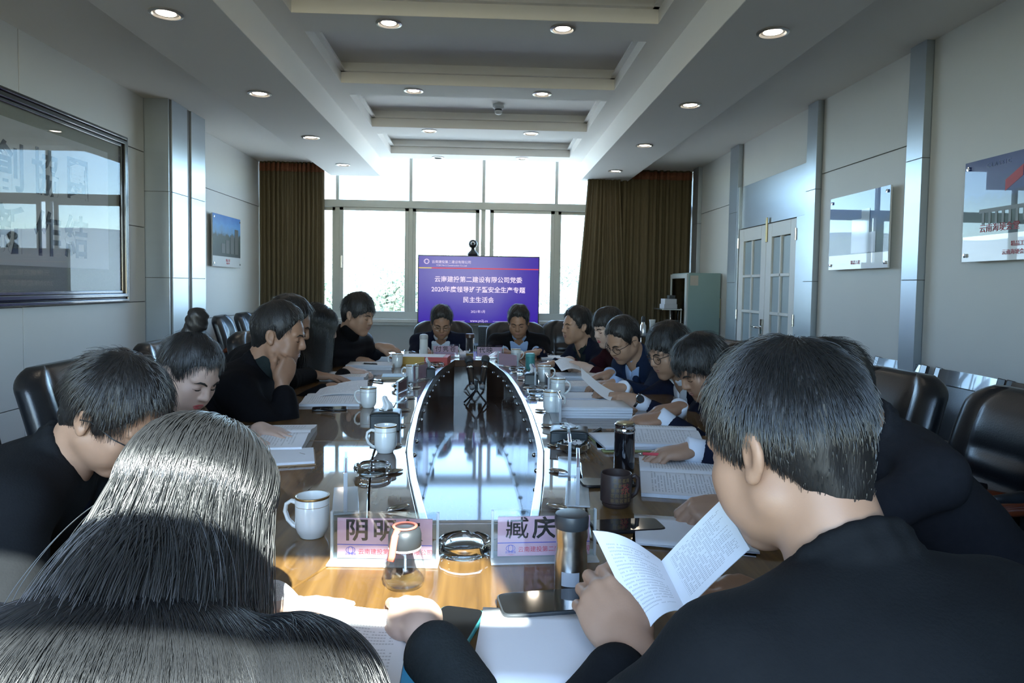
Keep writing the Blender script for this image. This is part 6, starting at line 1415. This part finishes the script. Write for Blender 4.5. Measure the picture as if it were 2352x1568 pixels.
# left row
open_book(tb(622, 1012), -84, 'open booklet before the woman with the bun', .17, .25, .022); q = tb(655, 1052); nb_ = empty('notebook', (q.x - .03, q.y - .02, T), R(-75)); tag(nb_, 'brown edged notebook under the near left pen', 'notebook')
MB().box((-.09, -.12, .0005), (.09, .12, .004)).build('cover', pm('tan_cover', (.30, .19, .10), .6), nb_); MB().box((-.086, -.116, .004), (.086, .116, .010)).build('pages', M['edge'], nb_); MB().box((-.086, -.116, .010), (.086, .116, .0108)).build('top_page', M['pageb'], nb_)
pen((662, 1036), (702, 1048), 'clear ballpoint pen beside the tan notebook', M['steel'])
bk = open_book(tb(770, 918), -86, 'open booklet with a page held up by the chin resting man', .17, .25, .014); a1 = tb(722, 912, T + .02); a2 = tb(846, 905, T + .02)
sheet('page lifted by the chin resting man\'s hand', [tb(716, 912, T + .018), tb(843, 907, T + .018), dep(845, 872, 3.3), dep(735, 893, 3.15)], bend=(0, -.01, .012))
q = tb(757, 942); phone(757, 941, -78, 'phone lying beside the chin resting man\'s booklet', .068, .14); pen((735, 938), (768, 944), 'dark pen lying on the left phone', M['black'], T + .013)
open_book(tb(795, 866), -88, 'open booklet under the flat hand of the hidden man', .16, .24, .014, curl=.012); pen((845, 873), (880, 876), 'black pen on the shiny left wing', M['black'])
pile(tb(852, 845), -88, 'closed booklets before the long haired woman', .20, .28, .028, 2, top='pageb'); pen((832, 834), (866, 836), 'grey pen lying on the closed booklets', M['dark'], T + .034)
open_book(tb(905, 823), -100, 'large open booklet before the man in the puffer', .20, .29, .016, mat='pageb', curl=.02)
q = tb(914, 868); nb_ = empty('notebook', (q.x, q.y, T), R(-84)); tag(nb_, 'beige notebook with a pale blue sheet by the far left mug', 'notebook'); MB().box((-.07, -.09, .0005), (.07, .09, .014)).build('block', pm('beige_block', (.42, .36, .26), .7), nb_, bevel=.002); MB().box((-.065, -.085, .014), (.06, .08, .017)).build('blue_sheet', pm('pale_blue_sheet', (.40, .55, .66), .6), nb_)
# far end
pile(tb(1045, 812), 0, 'papers before the navy suited man', .21, .28, .01, 2, top='page'); pile(tb(1190, 814), 0, 'papers before the man in the open black jacket', .21, .28, .01, 2, top='page')
# right row
pile(tb(1285, 822), 92, 'papers under the last man\'s hands', .20, .28, .008, 2, top='pageb'); pile(tb(1328, 868), 94, 'papers on a cream notebook before the woman in maroon', .19, .27, .020, 3, top='page')
sheet('sheet held by the woman in maroon', [tuple(tb(1290, 852, T + .06)), tuple(tb(1338, 852, T + .05)), dep(1318, 826, 4.3), dep(1270, 824, 4.4)], bend=(0, 0, .015), name='held_sheet')
pile(tb(1345, 892), 96, 'stacked documents before the man in the blue suit', .20, .28, .026, 4, top='page', fan=5)
pile(tb(1358, 915), 92, 'blue bound document under a black pen', .19, .27, .014, 2, top='pageb'); pen((1358, 909), (1382, 899), 'black pen on the blue bound document', M['black'], T + .02)
pile(tb(1360, 950), 90, 'thick pile of white documents before the sheet holder', .20, .29, .040, 4, top='pageb', fan=2)
sheet('curved printed sheet held up by the man with the wristwatch', [dep(1402, 921, 2.86), dep(1336, 868, 3.12), dep(1334, 844, 3.22), dep(1412, 900, 2.98)], bend=(.01, -.01, -.018), mat='page')
folder = pile(tb(1470, 1018), 88, 'yellow green folder and papers by the black flask', .22, .30, .014, 2, top='pageb', fan=8); MB().box((-.115, -.155, .0003), (.115, .155, .0035), Matrix.Rotation(R(6), 4, 'Z')).build('folder', pm('yellow_green_folder', (.45, .48, .22), .5), folder)
open_book(tb(1512, 1008), 82, 'open booklet behind the black flask', .18, .26, .03); open_book(tb(1585, 1100), 78, 'open printed booklet under the hand with the red pen', .19, .27, .012, mat='page2')
pen((1466, 1041), (1572, 1046), 'red and white ballpoint pen in the cuffed hand', M['cardred'], T + .035); pen((1569, 1175), (1640, 1183), 'grey ballpoint pen in the charcoal suited man\'s hand', pm('grey_pen', (.20, .22, .24), .4), T + .012); pen((1342, 1004), (1380, 984), 'dark pen beside the right tissue box', M['dark'])
pile(tb(1590, 1228), 80, 'loose white sheets behind the near man\'s booklet', .18, .24, .006, 2, top='pageb', fan=9)
phone(1440, 1212, 97, 'black phone lying right of the near right name card', .074, .155); phone(1395, 1112, 95, 'phone with red edge behind the brown clay mug', .070, .145, rim='redrim' if 'redrim' in M else 'black')
phone(1262, 1398, 98, 'black phone in a thick case before the steel thermos', .078, .165, .014, 'dark'); phone(1030, 1462, -16, 'phone with teal edge beside the writing hand', .073, .155, .009, 'tealcase')
# near end
open_book(tb(690, 1500), 1, 'open booklet under the writing woman\'s hand', .148, .21, .012, mat='page', name='open_booklet'); 
sheet('curled page beside the near woman\'s hair', [tb(560, 1440, T + .02), tb(670, 1430, T + .02), tb(692, 1375, T + .035), tb(590, 1352, T + .03)], bend=(0, 0, .022), mat='page2')
nb_ = pile(tb(1255, 1492), -4, 'white open notebook before the near man', .20, .21, .008, 2, top='pageb', fan=1, name='notebook'); q = tb(1090, 1535); bf = empty('blue_folder', (q.x, q.y - .03, T), R(8)); tag(bf, 'bright blue folder peeking out under the white notebook', 'folder'); MB().box((-.10, -.10, .0003), (.08, .06, .0025)).build('cover', pm('bright_blue_folder', (.08, .42, .72), .4), bf); MB().box((-.10, -.10, .0025), (.075, .055, .0032)).build('sheets', MATS['bright_blue_folder'], bf)
# pen in the near woman's hand and the near man's booklet
a = dep(840, 1452, 1.02); b_ = dep(893, 1395, 1.10); o = empty('pen', tuple(a)); tag(o, 'silver and black pen in the writing woman\'s hand', 'pen'); d = (b_ - a)
MB().tube([d * -.15, d * .4, d * 1.3], [.004, .0055, .005], 10).build('barrel', M['steel'], o, smooth=True); MB().tube([d * -.6, d * -.5, d * -.15], [.0006, .002, .004], 10).build('tip', M['black'], o, smooth=True); MB().tube([d * .2 + Vector((.003, -.004, .004)), d * 1.2 + Vector((.003, -.004, .004))], .0014, 6).build('clip', M['black'], o)
sheet('left page of the near man\'s booklet', [dep(1478, 1462, .885), dep(1575, 1400, .90), dep(1517, 1285, .99), dep(1361, 1218, 1.00)], bend=(-.004, -.004, .014), mat='page', name='held_page'); sheet('right page of the near man\'s booklet, leaning towards his face', [dep(1575, 1400, .90), dep(1722, 1260, .90), dep(1655, 1148, .985), dep(1517, 1290, .99)], bend=(.004, 0, .006), mat='page2', name='held_page')
# --- microphones on a little tripod in the sunk middle
mc = empty('microphone_stand', (-.045, 4.42, .525), .3); tag(mc, 'small black tripod holding two microphones in the sunk middle', 'microphone stand')
for k in range(4):
    a = k * 1.57 + .6; MB().tube([(0, 0, .10), (.05 * math.cos(a), .05 * math.sin(a), .05), (.10 * math.cos(a), .10 * math.sin(a), .006)], .006, 6).build('leg', M['black'], mc)
MB().tube([(0, 0, .08), (0, 0, .16)], .010, 8).build('post', M['black'], mc)
for sg in (-1, 1):
    a = Vector((sg * .035 + .0, -.02, .13)); b = a + Vector((sg * .02 + .04, .14, .13)); d = (b - a); mcb = MB().tube([a, a + d * .15, a + d * .9, b], [.018, .019, .021, .019], 12).build('microphone', M['black'], mc, smooth=True)
    MB().tube([a - d * .12, a - d * .02], [.017, .019], 12).build('battery_cap', pm('grey_mic_cap', (.30, .32, .33), .4), mcb, smooth=True); MB().tube([b, b + d * .08, b + d * .22, b + d * .28], [.021, .028, .028, .014], 14).build('grille', M['grille'], mcb, smooth=True); MB().tube([a + d * .72, a + d * .78], .0235, 14).build('ring', M['chrome'], mcb, smooth=True)
